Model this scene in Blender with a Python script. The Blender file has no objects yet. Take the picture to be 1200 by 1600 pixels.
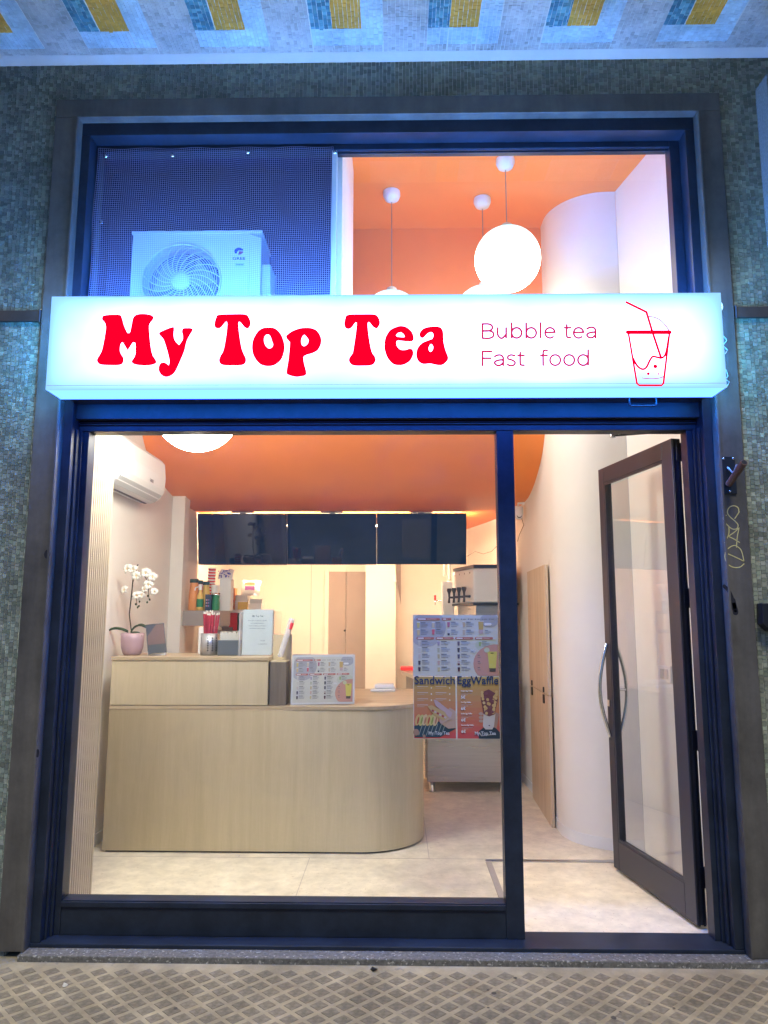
import bpy, bmesh, math, random
import numpy as np
from mathutils import Vector, Matrix
random.seed(7); rng = np.random.default_rng(7)
PI = math.pi
sc = bpy.context.scene
COL = sc.collection

# ------------------------------------------------------------------ camera
CAM = Vector((0.0, -3.74, 1.56)); PITCH = math.radians(8.1); YAW = math.radians(-1.0); ROLL = math.radians(0.1)
FW = Vector((math.sin(YAW)*math.cos(PITCH), math.cos(YAW)*math.cos(PITCH), math.sin(PITCH)))
RT = Vector((math.cos(YAW), -math.sin(YAW), 0)); UP = RT.cross(FW)
cd = bpy.data.cameras.new('camera'); cam = bpy.data.objects.new('camera', cd); COL.objects.link(cam)
cd.sensor_fit = 'AUTO'; cd.sensor_width = 36; cd.lens = 1155/1600*36; cd.clip_start = 0.05; cd.clip_end = 300
c_, s_ = math.cos(ROLL), math.sin(ROLL)
r2 = RT*c_ + UP*s_; u2 = UP*c_ - RT*s_
cam.matrix_world = Matrix(((r2.x, u2.x, -FW.x, CAM.x), (r2.y, u2.y, -FW.y, CAM.y), (r2.z, u2.z, -FW.z, CAM.z), (0, 0, 0, 1)))
sc.camera = cam

# ------------------------------------------------------------------ light
w = bpy.data.worlds.new('World'); sc.world = w; w.use_nodes = True
nt = w.node_tree; bg = nt.nodes['Background']
sky = nt.nodes.new('ShaderNodeTexSky'); sky.sky_type = 'NISHITA'; sky.sun_disc = False
SUN_EL, SUN_AZ = math.radians(58), math.radians(188)
sky.sun_elevation = SUN_EL; sky.sun_rotation = SUN_AZ
tint = nt.nodes.new('ShaderNodeMix'); tint.data_type = 'RGBA'; tint.blend_type = 'MULTIPLY'; tint.inputs[0].default_value = 1; tint.inputs[7].default_value = (.30, .55, 1.0, 1)   # blue dusk air
nt.links.new(sky.outputs[0], tint.inputs[6]); nt.links.new(tint.outputs[2], bg.inputs[0]); bg.inputs[1].default_value = 0.055
sl = bpy.data.lights.new('street_light', 'SUN'); sl.energy = 2.0; sl.angle = math.radians(16); sl.color = (1.0, 0.88, 0.62)
so = bpy.data.objects.new('street_light', sl); COL.objects.link(so)
so.rotation_euler = (math.radians(32), 0, math.radians(6))
so.location = (0, -6, 6)
vs = sc.view_settings; vs.view_transform = 'Standard'; vs.look = 'None'; vs.exposure = 0.32; vs.gamma = 1.0; vs.use_curve_mapping = False
sc.cycles.max_bounces = 10; sc.cycles.diffuse_bounces = 5; sc.cycles.glossy_bounces = 4
sc.cycles.transparent_max_bounces = 24; sc.cycles.transmission_bounces = 6
sc.cycles.sample_clamp_indirect = 6.0; sc.cycles.use_denoising = True
SIGN_L = 1.0; STRIP_L = 240.0; GLOBE_L = 12.0; COVE_L = 160.0

def at(x, y, Y):
    "point where the sight line through a pixel of the 1200x1600 photo meets the vertical plane Y"
    u = (x-600)/1155; v = (800-y)/1155
    d = FW + RT*(u*c_ - v*s_) + UP*(v*c_ + u*s_)
    return CAM + d*((Y-CAM.y)/d.y)

# ------------------------------------------------------------------ object helpers
def link(o, parent=None):
    COL.objects.link(o)
    if parent is not None: o.parent = parent
    return o
def tag(o, label=None, cat=None, group=None, kind=None):
    if label: o['label'] = label
    if cat: o['category'] = cat
    if group: o['group'] = group
    if kind: o['kind'] = kind
    return o
def thing(name, loc, label, cat, group=None, rz=0):
    o = bpy.data.objects.new(name, None); o.location = loc; o.rotation_euler = (0, 0, rz); o.empty_display_size = .05
    link(o); return tag(o, label, cat, group)
def mesh_obj(name, me, mat, parent=None, world=True, smooth=False, bevel=0):
    "links mesh; world=True: coordinates are world coordinates and are moved into the parent's frame"
    if mat is not None and not me.materials: me.materials.append(mat)
    o = bpy.data.objects.new(name, me)
    if parent is not None and world:
        m = Matrix.Translation(parent_loc(parent)) @ Matrix.Rotation(parent.rotation_euler.z if parent.parent is None else parent_rz(parent), 4, 'Z')
        me.transform(m.inverted())
    if smooth:
        me.polygons.foreach_set('use_smooth', [True]*len(me.polygons))
    link(o, parent)
    if bevel:
        b = o.modifiers.new('bevel', 'BEVEL'); b.width = bevel; b.segments = 2; b.limit_method = 'ANGLE'; b.angle_limit = math.radians(40)
    return o
def parent_loc(p):
    while p.parent is not None: p = p.parent
    return p.location
def parent_rz(p):
    while p.parent is not None: p = p.parent
    return p.rotation_euler.z
class MB:
    "collects shapes, builds ONE mesh"
    def __init__(s): s.v = []; s.f = []; s.sm = []
    def add(s, vs, fs, smooth=False):
        n = len(s.v); s.v += [tuple(v) for v in vs]; s.f += [tuple(i+n for i in f) for f in fs]; s.sm += [smooth]*len(fs); return s
    def box(s, x0, x1, y0, y1, z0, z1, M=None):
        if x0 > x1: x0, x1 = x1, x0
        if y0 > y1: y0, y1 = y1, y0
        if z0 > z1: z0, z1 = z1, z0
        vs = [Vector(p) for p in ((x0,y0,z0),(x1,y0,z0),(x1,y1,z0),(x0,y1,z0),(x0,y0,z1),(x1,y0,z1),(x1,y1,z1),(x0,y1,z1))]
        if M is not None: vs = [M @ p for p in vs]
        return s.add(vs, ((0,3,2,1),(4,5,6,7),(0,1,5,4),(1,2,6,5),(2,3,7,6),(3,0,4,7)))
    def tube(s, pts, r, n=8, caps=True, r1=None):
        pts = [Vector(p) for p in pts]; rings = []
        m = len(pts); prev = None
        for i, p in enumerate(pts):
            t = (pts[min(i+1, m-1)] - pts[max(i-1, 0)]).normalized()
            a = prev if prev is not None else (Vector((0,0,1)) if abs(t.z) < .9 else Vector((1,0,0)))
            x = (a - t*a.dot(t)).normalized(); prev = x; y = t.cross(x)
            rr = r if r1 is None else r + (r1-r)*i/(m-1)
            rings.append([p + x*rr*math.cos(2*PI*k/n) + y*rr*math.sin(2*PI*k/n) for k in range(n)])
        vs = [v for R in rings for v in R]
        fs = [(i*n+k, i*n+(k+1) % n, (i+1)*n+(k+1) % n, (i+1)*n+k) for i in range(m-1) for k in range(n)]
        s.add(vs, fs, True)
        if caps:
            s.add(rings[0], [tuple(range(n))[::-1]]); s.add(rings[-1], [tuple(range(n))])
        return s
    def lathe(s, c, prof, n=24, M=None, smooth=True):
        "prof: (radius, height) list; c: base centre"
        c = Vector(c); vs = []
        for r, h in prof:
            for k in range(n):
                p = Vector((r*math.cos(2*PI*k/n), r*math.sin(2*PI*k/n), h))
                vs.append(c + (M @ p if M is not None else p))
        m = len(prof)
        fs = [(i*n+k, i*n+(k+1) % n, (i+1)*n+(k+1) % n, (i+1)*n+k) for i in range(m-1) for k in range(n)]
        return s.add(vs, fs, smooth)
    def prism(s, poly, z0, z1):
        n = len(poly)
        vs = [(p[0], p[1], z0) for p in poly] + [(p[0], p[1], z1) for p in poly]
        fs = [tuple(range(n))[::-1], tuple(range(n, 2*n))] + [(i, (i+1) % n, n+(i+1) % n, n+i) for i in range(n)]
        return s.add(vs, fs)
    def mesh(s, name):
        me = bpy.data.meshes.new(name); me.from_pydata(s.v, [], s.f); me.validate(); 
        if len(me.polygons) == len(s.sm): me.polygons.foreach_set('use_smooth', s.sm)
        me.update(); return me
    def build(s, name, mat, parent=None, bevel=0, world=True):
        me = s.mesh(name)
        bm = bmesh.new(); bm.from_mesh(me); bmesh.ops.recalc_face_normals(bm, faces=bm.faces); bm.to_mesh(me); bm.free()
        return mesh_obj(name, me, mat, parent, world, False, bevel)
def box(name, mat, x0, x1, y0, y1, z0, z1, parent=None, bevel=0.002):
    return MB().box(x0, x1, y0, y1, z0, z1).build(name, mat, parent, bevel)
def copy_tree(o, parent=None, loc=None):
    c = o.copy(); COL.objects.link(c); c.parent = parent
    if loc is not None: c.location = loc
    for ch in o.children: copy_tree(ch, c)
    return c

# ------------------------------------------------------------------ materials
def mat(name, col, rough=.5, metal=0., emit=None, estr=0., bump=0., bscale=60., vary=0., vscale=3., coat=0., spec=.5, stretch=(1,1,1), speck=None):
    m = bpy.data.materials.new(name); m.use_nodes = True; n = m.node_tree.nodes; l = m.node_tree.links; b = n['Principled BSDF']
    b.inputs['Base Color'].default_value = (*col, 1); b.inputs['Roughness'].default_value = rough; b.inputs['Metallic'].default_value = metal
    b.inputs['Specular IOR Level'].default_value = spec; b.inputs['Coat Weight'].default_value = coat
    if emit: b.inputs['Emission Color'].default_value = (*emit, 1); b.inputs['Emission Strength'].default_value = estr
    if bump or vary or speck:
        tc = n.new('ShaderNodeTexCoord'); mp = n.new('ShaderNodeMapping'); mp.inputs['Scale'].default_value = stretch
        l.new(tc.outputs['Object'], mp.inputs[0])
    if vary:
        no = n.new('ShaderNodeTexNoise'); no.inputs['Scale'].default_value = vscale; no.inputs['Detail'].default_value = 8; no.inputs['Roughness'].default_value = .65
        l.new(mp.outputs[0], no.inputs['Vector'])
        r = n.new('ShaderNodeValToRGB'); e = r.color_ramp.elements
        e[0].position = .3; e[1].position = .7
        e[0].color = (*[max(0, c*(1-vary)) for c in col], 1); e[1].color = (*[min(1, c*(1+vary)) for c in col], 1)
        l.new(no.outputs[0], r.inputs[0]); last = r.outputs[0]
        if speck:
            n2 = n.new('ShaderNodeTexNoise'); n2.inputs['Scale'].default_value = speck[0]; n2.inputs['Detail'].default_value = 3
            l.new(tc.outputs['Object'], n2.inputs['Vector'])
            r2_ = n.new('ShaderNodeValToRGB'); r2_.color_ramp.elements[0].position = speck[1]; r2_.color_ramp.elements[1].position = speck[1]+.08
            l.new(n2.outputs[0], r2_.inputs[0])
            mx = n.new('ShaderNodeMix'); mx.data_type = 'RGBA'; l.new(r2_.outputs[0], mx.inputs[0]); l.new(last, mx.inputs[6]); mx.inputs[7].default_value = (*speck[2], 1)
            last = mx.outputs[2]
        l.new(last, b.inputs['Base Color'])
        mr = n.new('ShaderNodeMapRange'); mr.inputs[3].default_value = max(.02, rough-.08); mr.inputs[4].default_value = min(1, rough+.12)
        l.new(no.outputs[0], mr.inputs[0]); l.new(mr.outputs[0], b.inputs['Roughness'])
    if bump:
        nb = n.new('ShaderNodeTexNoise'); nb.inputs['Scale'].default_value = bscale; nb.inputs['Detail'].default_value = 5
        l.new(mp.outputs[0], nb.inputs['Vector']); bp = n.new('ShaderNodeBump'); bp.inputs['Strength'].default_value = bump; bp.inputs['Distance'].default_value = .004
        l.new(nb.outputs[0], bp.inputs['Height']); l.new(bp.outputs[0], b.inputs['Normal'])
    return m
def attr_mat(name, rough, bump=.2, bscale=120, mul=None, translucent=0.):
    m = bpy.data.materials.new(name); m.use_nodes = True; n = m.node_tree.nodes; l = m.node_tree.links; b = n['Principled BSDF']
    a = n.new('ShaderNodeAttribute'); a.attribute_name = 'tint'
    tc = n.new('ShaderNodeTexCoord'); no = n.new('ShaderNodeTexNoise'); no.inputs['Scale'].default_value = 5; no.inputs['Detail'].default_value = 8
    l.new(tc.outputs['Object'], no.inputs['Vector']); mr = n.new('ShaderNodeMapRange'); mr.inputs[3].default_value = .78; mr.inputs[4].default_value = 1.18; mr.inputs[1].default_value = .3; mr.inputs[2].default_value = .7
    l.new(no.outputs[0], mr.inputs[0]); mx = n.new('ShaderNodeMix'); mx.data_type = 'RGBA'; mx.blend_type = 'MULTIPLY'; mx.inputs[0].default_value = 1 if bump else 0
    l.new(a.outputs['Color'], mx.inputs[6]); l.new(mr.outputs[0], mx.inputs[7]); l.new(mx.outputs[2], b.inputs['Base Color'])
    b.inputs['Roughness'].default_value = rough
    if bump:
        nb = n.new('ShaderNodeTexNoise'); nb.inputs['Scale'].default_value = bscale; l.new(tc.outputs['Object'], nb.inputs['Vector'])
        bp = n.new('ShaderNodeBump'); bp.inputs['Strength'].default_value = bump; bp.inputs['Distance'].default_value = .003
        l.new(nb.outputs[0], bp.inputs['Height']); l.new(bp.outputs[0], b.inputs['Normal'])
    return m
def wood_mat(name, c0, c1, rough=.45, axis='Z', scale=1.):
    m = bpy.data.materials.new(name); m.use_nodes = True; n = m.node_tree.nodes; l = m.node_tree.links; b = n['Principled BSDF']
    tc = n.new('ShaderNodeTexCoord'); mp = n.new('ShaderNodeMapping'); k = {'X': (.05, 1, 1), 'Y': (1, .05, 1), 'Z': (1, 1, .05)}[axis]
    mp.inputs['Scale'].default_value = [q*scale for q in k]; l.new(tc.outputs['Object'], mp.inputs[0])
    n1 = n.new('ShaderNodeTexNoise'); n1.inputs['Scale'].default_value = 9; n1.inputs['Detail'].default_value = 6; n1.inputs['Distortion'].default_value = 1.2; l.new(mp.outputs[0], n1.inputs['Vector'])
    n2 = n.new('ShaderNodeTexNoise'); n2.inputs['Scale'].default_value = 140; n2.inputs['Detail'].default_value = 4; l.new(mp.outputs[0], n2.inputs['Vector'])
    ad = n.new('ShaderNodeMath'); ad.operation = 'MULTIPLY_ADD'; ad.inputs[1].default_value = .45; l.new(n2.outputs[0], ad.inputs[0]); l.new(n1.outputs[0], ad.inputs[2])
    r = n.new('ShaderNodeValToRGB'); r.color_ramp.elements[0].position = .5; r.color_ramp.elements[1].position = .95
    r.color_ramp.elements[0].color = (*c0, 1); r.color_ramp.elements[1].color = (*c1, 1); l.new(ad.outputs[0], r.inputs[0])
    l.new(r.outputs[0], b.inputs['Base Color']); b.inputs['Roughness'].default_value = rough
    bp = n.new('ShaderNodeBump'); bp.inputs['Strength'].default_value = .12; bp.inputs['Distance'].default_value = .002; l.new(n2.outputs[0], bp.inputs['Height']); l.new(bp.outputs[0], b.inputs['Normal'])
    return m
def glass_mat(name, tint=(.97,.985,.98), rough=0., boost=1., dust=.03, ior=1.6):
    m = bpy.data.materials.new(name); m.use_nodes = True; n = m.node_tree.nodes; l = m.node_tree.links; n.remove(n['Principled BSDF'])
    out = n['Material Output']; tr = n.new('ShaderNodeBsdfTransparent'); tr.inputs[0].default_value = (*tint, 1)
    gl = n.new('ShaderNodeBsdfGlossy'); gl.inputs['Roughness'].default_value = rough; gl.inputs[0].default_value = (boost, boost, boost, 1)
    fr = n.new('ShaderNodeFresnel'); fr.inputs[0].default_value = ior
    tc = n.new('ShaderNodeTexCoord'); no = n.new('ShaderNodeTexNoise'); no.inputs['Scale'].default_value = 1.3; l.new(tc.outputs['Object'], no.inputs['Vector'])
    bp = n.new('ShaderNodeBump'); bp.inputs['Strength'].default_value = .02; bp.inputs['Distance'].default_value = .01; l.new(no.outputs[0], bp.inputs['Height']); l.new(bp.outputs[0], gl.inputs['Normal'])
    mx = n.new('ShaderNodeMixShader'); ge = n.new('ShaderNodeNewGeometry'); iv = n.new('ShaderNodeMath'); iv.operation = 'SUBTRACT'; iv.inputs[0].default_value = 1; l.new(ge.outputs['Backfacing'], iv.inputs[1])
    ml = n.new('ShaderNodeMath'); ml.operation = 'MULTIPLY'; l.new(iv.outputs[0], ml.inputs[0]); l.new(fr.outputs[0], ml.inputs[1])
    l.new(ml.outputs[0], mx.inputs[0]); l.new(tr.outputs[0], mx.inputs[1]); l.new(gl.outputs[0], mx.inputs[2]); df = n.new('ShaderNodeBsdfDiffuse'); df.inputs[0].default_value = (.8,.85,.9,1)
    n3 = n.new('ShaderNodeTexNoise'); n3.inputs['Scale'].default_value = 3.5; n3.inputs['Detail'].default_value = 9; n3.inputs['Roughness'].default_value = .7; n3.inputs['Distortion'].default_value = .6; l.new(tc.outputs['Object'], n3.inputs['Vector'])
    r3 = n.new('ShaderNodeValToRGB'); r3.color_ramp.elements[0].position = .45; r3.color_ramp.elements[0].color = (.004,.004,.004,1); r3.color_ramp.elements[1].position = .85; r3.color_ramp.elements[1].color = (dust,dust,dust,1); l.new(n3.outputs[0], r3.inputs[0])
    m2 = n.new('ShaderNodeMixShader'); l.new(r3.outputs[0], m2.inputs[0]); l.new(mx.outputs[0], m2.inputs[1]); l.new(df.outputs[0], m2.inputs[2]); l.new(m2.outputs[0], out.inputs[0])
    return m
def plastic_clear(name, tint, fac=.25, rough=.15):
    m = bpy.data.materials.new(name); m.use_nodes = True; n = m.node_tree.nodes; l = m.node_tree.links; b = n['Principled BSDF']
    b.inputs['Base Color'].default_value = (*tint, 1); b.inputs['Roughness'].default_value = rough
    tr = n.new('ShaderNodeBsdfTransparent'); mx = n.new('ShaderNodeMixShader'); mx.inputs[0].default_value = fac
    l.new(tr.outputs[0], mx.inputs[1]); l.new(b.outputs[0], mx.inputs[2]); l.new(mx.outputs[0], n['Material Output'].inputs[0])
    return m
def emit_mat(name, col, s):
    m = bpy.data.materials.new(name); m.use_nodes = True; n = m.node_tree.nodes; l = m.node_tree.links; n.remove(n['Principled BSDF'])
    e = n.new('ShaderNodeEmission'); e.inputs[0].default_value = (*col, 1); e.inputs[1].default_value = s; l.new(e.outputs[0], n['Material Output'].inputs[0]); return m

M = {}
M['frame'] = mat('anthracite_metal', (.016,.024,.042), .36, .0, vary=.25, vscale=6, bump=.05, bscale=220, spec=.3)
M['door'] = mat('door_metal', (.030,.034,.052), .38, vary=.15, vscale=5, bump=.05, bscale=220)
M['trim'] = mat('weathered_bronze_trim', (.11,.105,.10), .5, .25, vary=.3, vscale=7, bump=.25, bscale=50, stretch=(1,1,.12))
def stained(m, sc, lo, hi, p0=.35, p1=.7):
    n = m.node_tree.nodes; l = m.node_tree.links; b = n['Principled BSDF']; src = b.inputs['Base Color'].links[0].from_socket
    g = n.new('ShaderNodeNewGeometry'); no = n.new('ShaderNodeTexNoise'); no.inputs['Scale'].default_value = sc; no.inputs['Detail'].default_value = 7; no.inputs['Roughness'].default_value = .7; l.new(g.outputs['Position'], no.inputs['Vector'])
    rr = n.new('ShaderNodeMapRange'); rr.inputs[1].default_value = p0; rr.inputs[2].default_value = p1; rr.inputs[3].default_value = lo; rr.inputs[4].default_value = hi; l.new(no.outputs[0], rr.inputs[0])
    mx = n.new('ShaderNodeMix'); mx.data_type = 'RGBA'; mx.blend_type = 'MULTIPLY'; mx.inputs[0].default_value = 1; l.new(src, mx.inputs[6]); l.new(rr.outputs[0], mx.inputs[7]); l.new(mx.outputs[2], b.inputs['Base Color'])
M['grout'] = mat('pale_grout', (.62,.64,.58), .9, vary=.25, vscale=4, bump=.4, bscale=200)
M['chips'] = attr_mat('glass_mosaic_chips', .38, .15, 300)
M['soffit_grout'] = mat('soffit_grout', (.6,.6,.58), .9, bump=.3, bscale=200, vary=.1)
M['stone'] = mat('granite_sill', (.12,.12,.115), .7, vary=.5, vscale=60, bump=.6, bscale=110, speck=(70, .60, (.36,.36,.34)))
M['cement'] = mat('cement_lattice', (.34,.305,.215), .8, vary=.2, vscale=9, bump=.35, bscale=160, speck=(14, .68, (.2,.19,.16)))
M['pad'] = mat('rough_cement_pad', (.215,.195,.15), .9, vary=.3, vscale=45, bump=.8, bscale=220)
M['white'] = mat('white_wall_paint', (.82,.795,.76), .5, vary=.03, vscale=2, bump=.06, bscale=90)
M['orange'] = mat('orange_ceiling_paint', (.97,.285,.065), .42, vary=.06, vscale=1.5, bump=.05, bscale=60)
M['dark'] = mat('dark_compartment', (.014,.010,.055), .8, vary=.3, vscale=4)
M['floor'] = mat('cream_stone_floor', (.66,.60,.48), .42, vary=.2, vscale=9, bump=.08, bscale=80, speck=(70, .66, (.42,.34,.25)))
M['wood'] = wood_mat('pale_oak_laminate', (.52,.435,.27), (.62,.525,.345), .42)
M['wood_h'] = wood_mat('pale_oak_top', (.40,.31,.19), (.60,.49,.33), .35, 'X')
M['wood2'] = wood_mat('warm_wood_leaf', (.50,.37,.24), (.68,.54,.39), .45)
M['wood_dark'] = wood_mat('grey_brown_wood', (.12,.10,.075), (.22,.18,.14), .5)
M['slat'] = wood_mat('slat_wood', (.42,.34,.22), (.62,.52,.38), .5)
M['slatgap'] = mat('slat_backing', (.05,.035,.02), .9)
M['unit'] = mat('unit_casing', (.66,.70,.70), .4)
M['whitep'] = mat('white_plastic', (.8,.81,.82), .3, vary=.02)
M['greyp'] = mat('light_grey_plastic', (.5,.53,.55), .4)
M['black'] = mat('black_plastic', (.012,.014,.02), .35)
M['screen'] = mat('dark_screen_glass', (.003,.012,.05), .03, spec=.8)  # screens are black; reflected blue haze is put into the base colour
M['steel_c'] = mat('perforated_steel', (.42,.43,.45), .38, .7)
M['steel'] = mat('brushed_steel', (.55,.54,.52), .28, .95, vary=.1, vscale=8, stretch=(.2,1,6))
M['steel_d'] = mat('grey_steel', (.3,.3,.31), .4, .5)
M['chrome'] = mat('chrome', (.75,.77,.8), .12, 1.)
M['glass'] = glass_mat('window_glass')
M['glass_door'] = glass_mat('door_glass', ior=1.95)
M['glass_up'] = glass_mat('transom_glass', dust=.008)
M['acrylic'] = glass_mat('clear_acrylic', (.93,.95,.95))
M['lilac'] = mat('lilac_ceramic', (.42,.28,.31), .45)
M['leaf'] = mat('orchid_leaf', (.03,.075,.035), .35, vary=.3, vscale=12)
M['stem'] = mat('dark_stem', (.05,.04,.03), .6)
M['petal'] = mat('white_petal', (.82,.8,.74), .55)
M['petaly'] = mat('yellow_throat', (.75,.5,.12), .6)
M['bud'] = mat('dark_bud', (.03,.05,.02), .6)
M['redp'] = mat('red_paper', (.42,.03,.06), .55, vary=.25, vscale=60)
M['redb'] = mat('bright_red', (.75,.04,.05), .4)
M['green'] = mat('green_can', (.02,.22,.09), .4)
M['dgreen'] = mat('dark_green_cap', (.01,.05,.035), .4)
M['orangep'] = mat('orange_juice_bottle', (.8,.32,.1), .35)
M['yellowp'] = mat('yellow_bottle', (.75,.5,.12), .35)
M['navy'] = mat('navy_box', (.02,.04,.10), .4)
M['slate'] = mat('slate_box', (.09,.11,.13), .45)
M['tissue'] = mat('tissue', (.6,.6,.54), .9, bump=.4, bscale=60)
M['foil'] = mat('silver_foil', (.7,.68,.7), .3, .6, bump=.5, bscale=20)
M['purple'] = mat('purple_print', (.5,.12,.45), .4)
M['paper'] = mat('white_paper', (.66,.69,.69), .7)
M['doorgrey'] = mat('taupe_door', (.34,.30,.29), .5, vary=.06, vscale=3)
M['rust'] = mat('brown_pipe', (.10,.055,.05), .5, vary=.3, vscale=20)
M['brown'] = mat('brown_metal_strip', (.07,.05,.045), .5, .3, vary=.25, vscale=8)
M['clear'] = plastic_clear('clear_plastic', (.85,.85,.88), .3)
M['wire'] = mat('pale_net_wire', (.34,.32,.55), .5)
M['chalk'] = mat('yellow_marker', (.62,.58,.26), .8)
M['spray'] = mat('black_blue_spray', (.008,.01,.025), .7)
M['red_vinyl'] = emit_mat('backlit_red_vinyl', (1.0, 0.0, .022), .95)
M['pink_vinyl'] = emit_mat('backlit_magenta_vinyl', (.72, .02, .12), .8)
M['print'] = attr_mat('printed_paper', .55, 0)
M['neigh'] = mat('pink_granite', (.16,.12,.11), .6, vary=.3, vscale=30)
M['neigh2'] = mat('light_granite_edge', (.2,.2,.2), .6, vary=.35, vscale=90, bump=.3)
stained(M['cement'], 2.6, .62, 1.15); stained(M['pad'], 2.6, .6, 1.2); stained(M['frame'], 7, .8, 1.3, .4, .75); stained(M['trim'], 3, .7, 1.35); stained(M['chips'], 1.7, .72, 1.2)
# ---- sign face: LED light through a diffuser, weaker towards the corners
def sign_mat():
    m = bpy.data.materials.new('backlit_diffuser'); m.use_nodes = True; n = m.node_tree.nodes; l = m.node_tree.links; n.remove(n['Principled BSDF'])
    tc = n.new('ShaderNodeTexCoord'); sp = n.new('ShaderNodeSeparateXYZ'); l.new(tc.outputs['Generated'], sp.inputs[0])
    def mth(op, a, b=None, c=None):
        q = n.new('ShaderNodeMath'); q.operation = op
        for i, v in enumerate((a, b, c)):
            if v is None: continue
            if isinstance(v, (int, float)): q.inputs[i].default_value = v
            else: l.new(v, q.inputs[i])
        return q.outputs[0]
    # distance to the nearest rim, in metres
    dx = mth('MULTIPLY', mth('MINIMUM', sp.outputs[0], mth('SUBTRACT', 1, sp.outputs[0])), 3.16)
    dz = mth('MULTIPLY', mth('MINIMUM', sp.outputs[2], mth('SUBTRACT', 1, sp.outputs[2])), .46)
    no = n.new('ShaderNodeTexNoise'); no.inputs['Scale'].default_value = 2.2; no.inputs['Detail'].default_value = 3; l.new(tc.outputs['Object'], no.inputs['Vector'])
    fx = mth('SUBTRACT', 1, mth('POWER', 2.718, mth('MULTIPLY', dx, -7)))
    fz = mth('SUBTRACT', 1, mth('POWER', 2.718, mth('MULTIPLY', dz, -16)))
    f = mth('MULTIPLY', fx, fz)
    f = mth('MULTIPLY', f, mth('MULTIPLY_ADD', no.outputs[0], 1.4, .3))
    s = mth('MULTIPLY_ADD', mth('POWER', mth('MAXIMUM', f, 0), 1.2), 2.5, .75)
    e = n.new('ShaderNodeEmission'); e.inputs[0].default_value = (.38, .82, 1.5, 1)
    l.new(mth('MULTIPLY', s, SIGN_L), e.inputs[1]); l.new(e.outputs[0], n['Material Output'].inputs[0]); return m
M['sign'] = sign_mat()
M['sign_edge'] = emit_mat('sign_edge_glow', (.30,.80,9.0), 1.0)
M['top_glow'] = emit_mat('sign_top_glow', (.45,.75,1.0), 17.0)
M['side_glow'] = emit_mat('sign_end_glow', (.08,.50,1.0), 19.0)
M['strip'] = emit_mat('added_blue_halo', (.015,.22,1.0), STRIP_L)  # added emitter, imitates blue light spilling round the sign
M['strip_low'] = emit_mat('added_blue_halo_dim', (.01,.22,1.0), 36)  # weaker added emitter for the blue spill under the sign
M['cove_led'] = emit_mat('warm_led_strip', (1.0,.72,.42), COVE_L)
def globe_mat():
    m = bpy.data.materials.new('opal_globe'); m.use_nodes = True; n = m.node_tree.nodes; l = m.node_tree.links; n.remove(n['Principled BSDF'])
    tc = n.new('ShaderNodeTexCoord'); sp = n.new('ShaderNodeSeparateXYZ'); l.new(tc.outputs['Normal'], sp.inputs[0])
    r = n.new('ShaderNodeValToRGB'); l.new(sp.outputs[2], r.inputs[0]); mr = n.new('ShaderNodeMapRange'); mr.inputs[1].default_value = -1; l.new(sp.outputs[2], mr.inputs[0]); l.new(mr.outputs[0], r.inputs[0])
    r.color_ramp.interpolation = 'EASE'
    r.color_ramp.elements[0].position = .40; r.color_ramp.elements[0].color = (1, .93, .80, 1)
    r.color_ramp.elements[1].position = 1.0; r.color_ramp.elements[1].color = (.045, .072, .080, 1)
    em_ = r.color_ramp.elements.new(.72); em_.color = (.12, .135, .135, 1)
    e = n.new('ShaderNodeEmission'); e.inputs[1].default_value = GLOBE_L; l.new(r.outputs[0], e.inputs[0]); l.new(e.outputs[0], n['Material Output'].inputs[0]); return m
M['globe'] = globe_mat(); GLOBE_L *= 4.2; M['globe_low'] = globe_mat()

# ------------------------------------------------------------------ flat shapes, strokes, text
class Fr:
    "a flat frame: origin o, axes ex, ey (unit), normal n towards the reader"
    def __init__(s, o, ex, ey): s.o = Vector(o); s.ex = Vector(ex).normalized(); s.ey = Vector(ey).normalized(); s.n = s.ex.cross(s.ey).normalized()
    def P(s, u, v, w=0): return s.o + s.ex*u + s.ey*v + s.n*w
def curve_to_mesh(cu, fr, w0, name):
    o = bpy.data.objects.new('tmp', cu); COL.objects.link(o)
    dg = bpy.context.evaluated_depsgraph_get(); dg.update()
    me = bpy.data.meshes.new_from_object(o.evaluated_get(dg)); COL.objects.unlink(o); bpy.data.objects.remove(o)
    me.materials.clear(); me.name = name
    for v in me.vertices: v.co = fr.P(v.co.x, v.co.y, v.co.z + w0)
    return me
def filled(name, loops, fr, m, parent, w0=.0, th=.0015):
    cu = bpy.data.curves.new('c', 'CURVE'); cu.dimensions = '2D'; cu.fill_mode = 'BOTH'; cu.extrude = th
    for lp in loops:
        sp = cu.splines.new('POLY'); sp.points.add(len(lp)-1); sp.use_cyclic_u = True
        for i, p in enumerate(lp): sp.points[i].co = (p[0], p[1], 0, 1)
    me = curve_to_mesh(cu, fr, w0, name)
    return mesh_obj(name, me, m, parent)
def text(name, s, size, fr, m, parent, u=0, v=0, w0=.001, align='LEFT', th=.0004, xs=1., bold=0., shear=0., spacing=1.):
    cu = bpy.data.curves.new('t', 'FONT'); cu.body = s; cu.size = size; cu.align_x = align; cu.extrude = th; cu.offset = bold; cu.resolution_u = 3; cu.shear = shear; cu.space_character = spacing
    f2 = Fr(fr.P(u, v), fr.ex, fr.ey)
    me = curve_to_mesh(cu, f2, w0, name)
    if xs != 1.:
        for q in me.vertices:
            d = (q.co - f2.o).dot(f2.ex); q.co += f2.ex*(d*(xs-1))
    return mesh_obj(name, me, m, parent)
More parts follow.
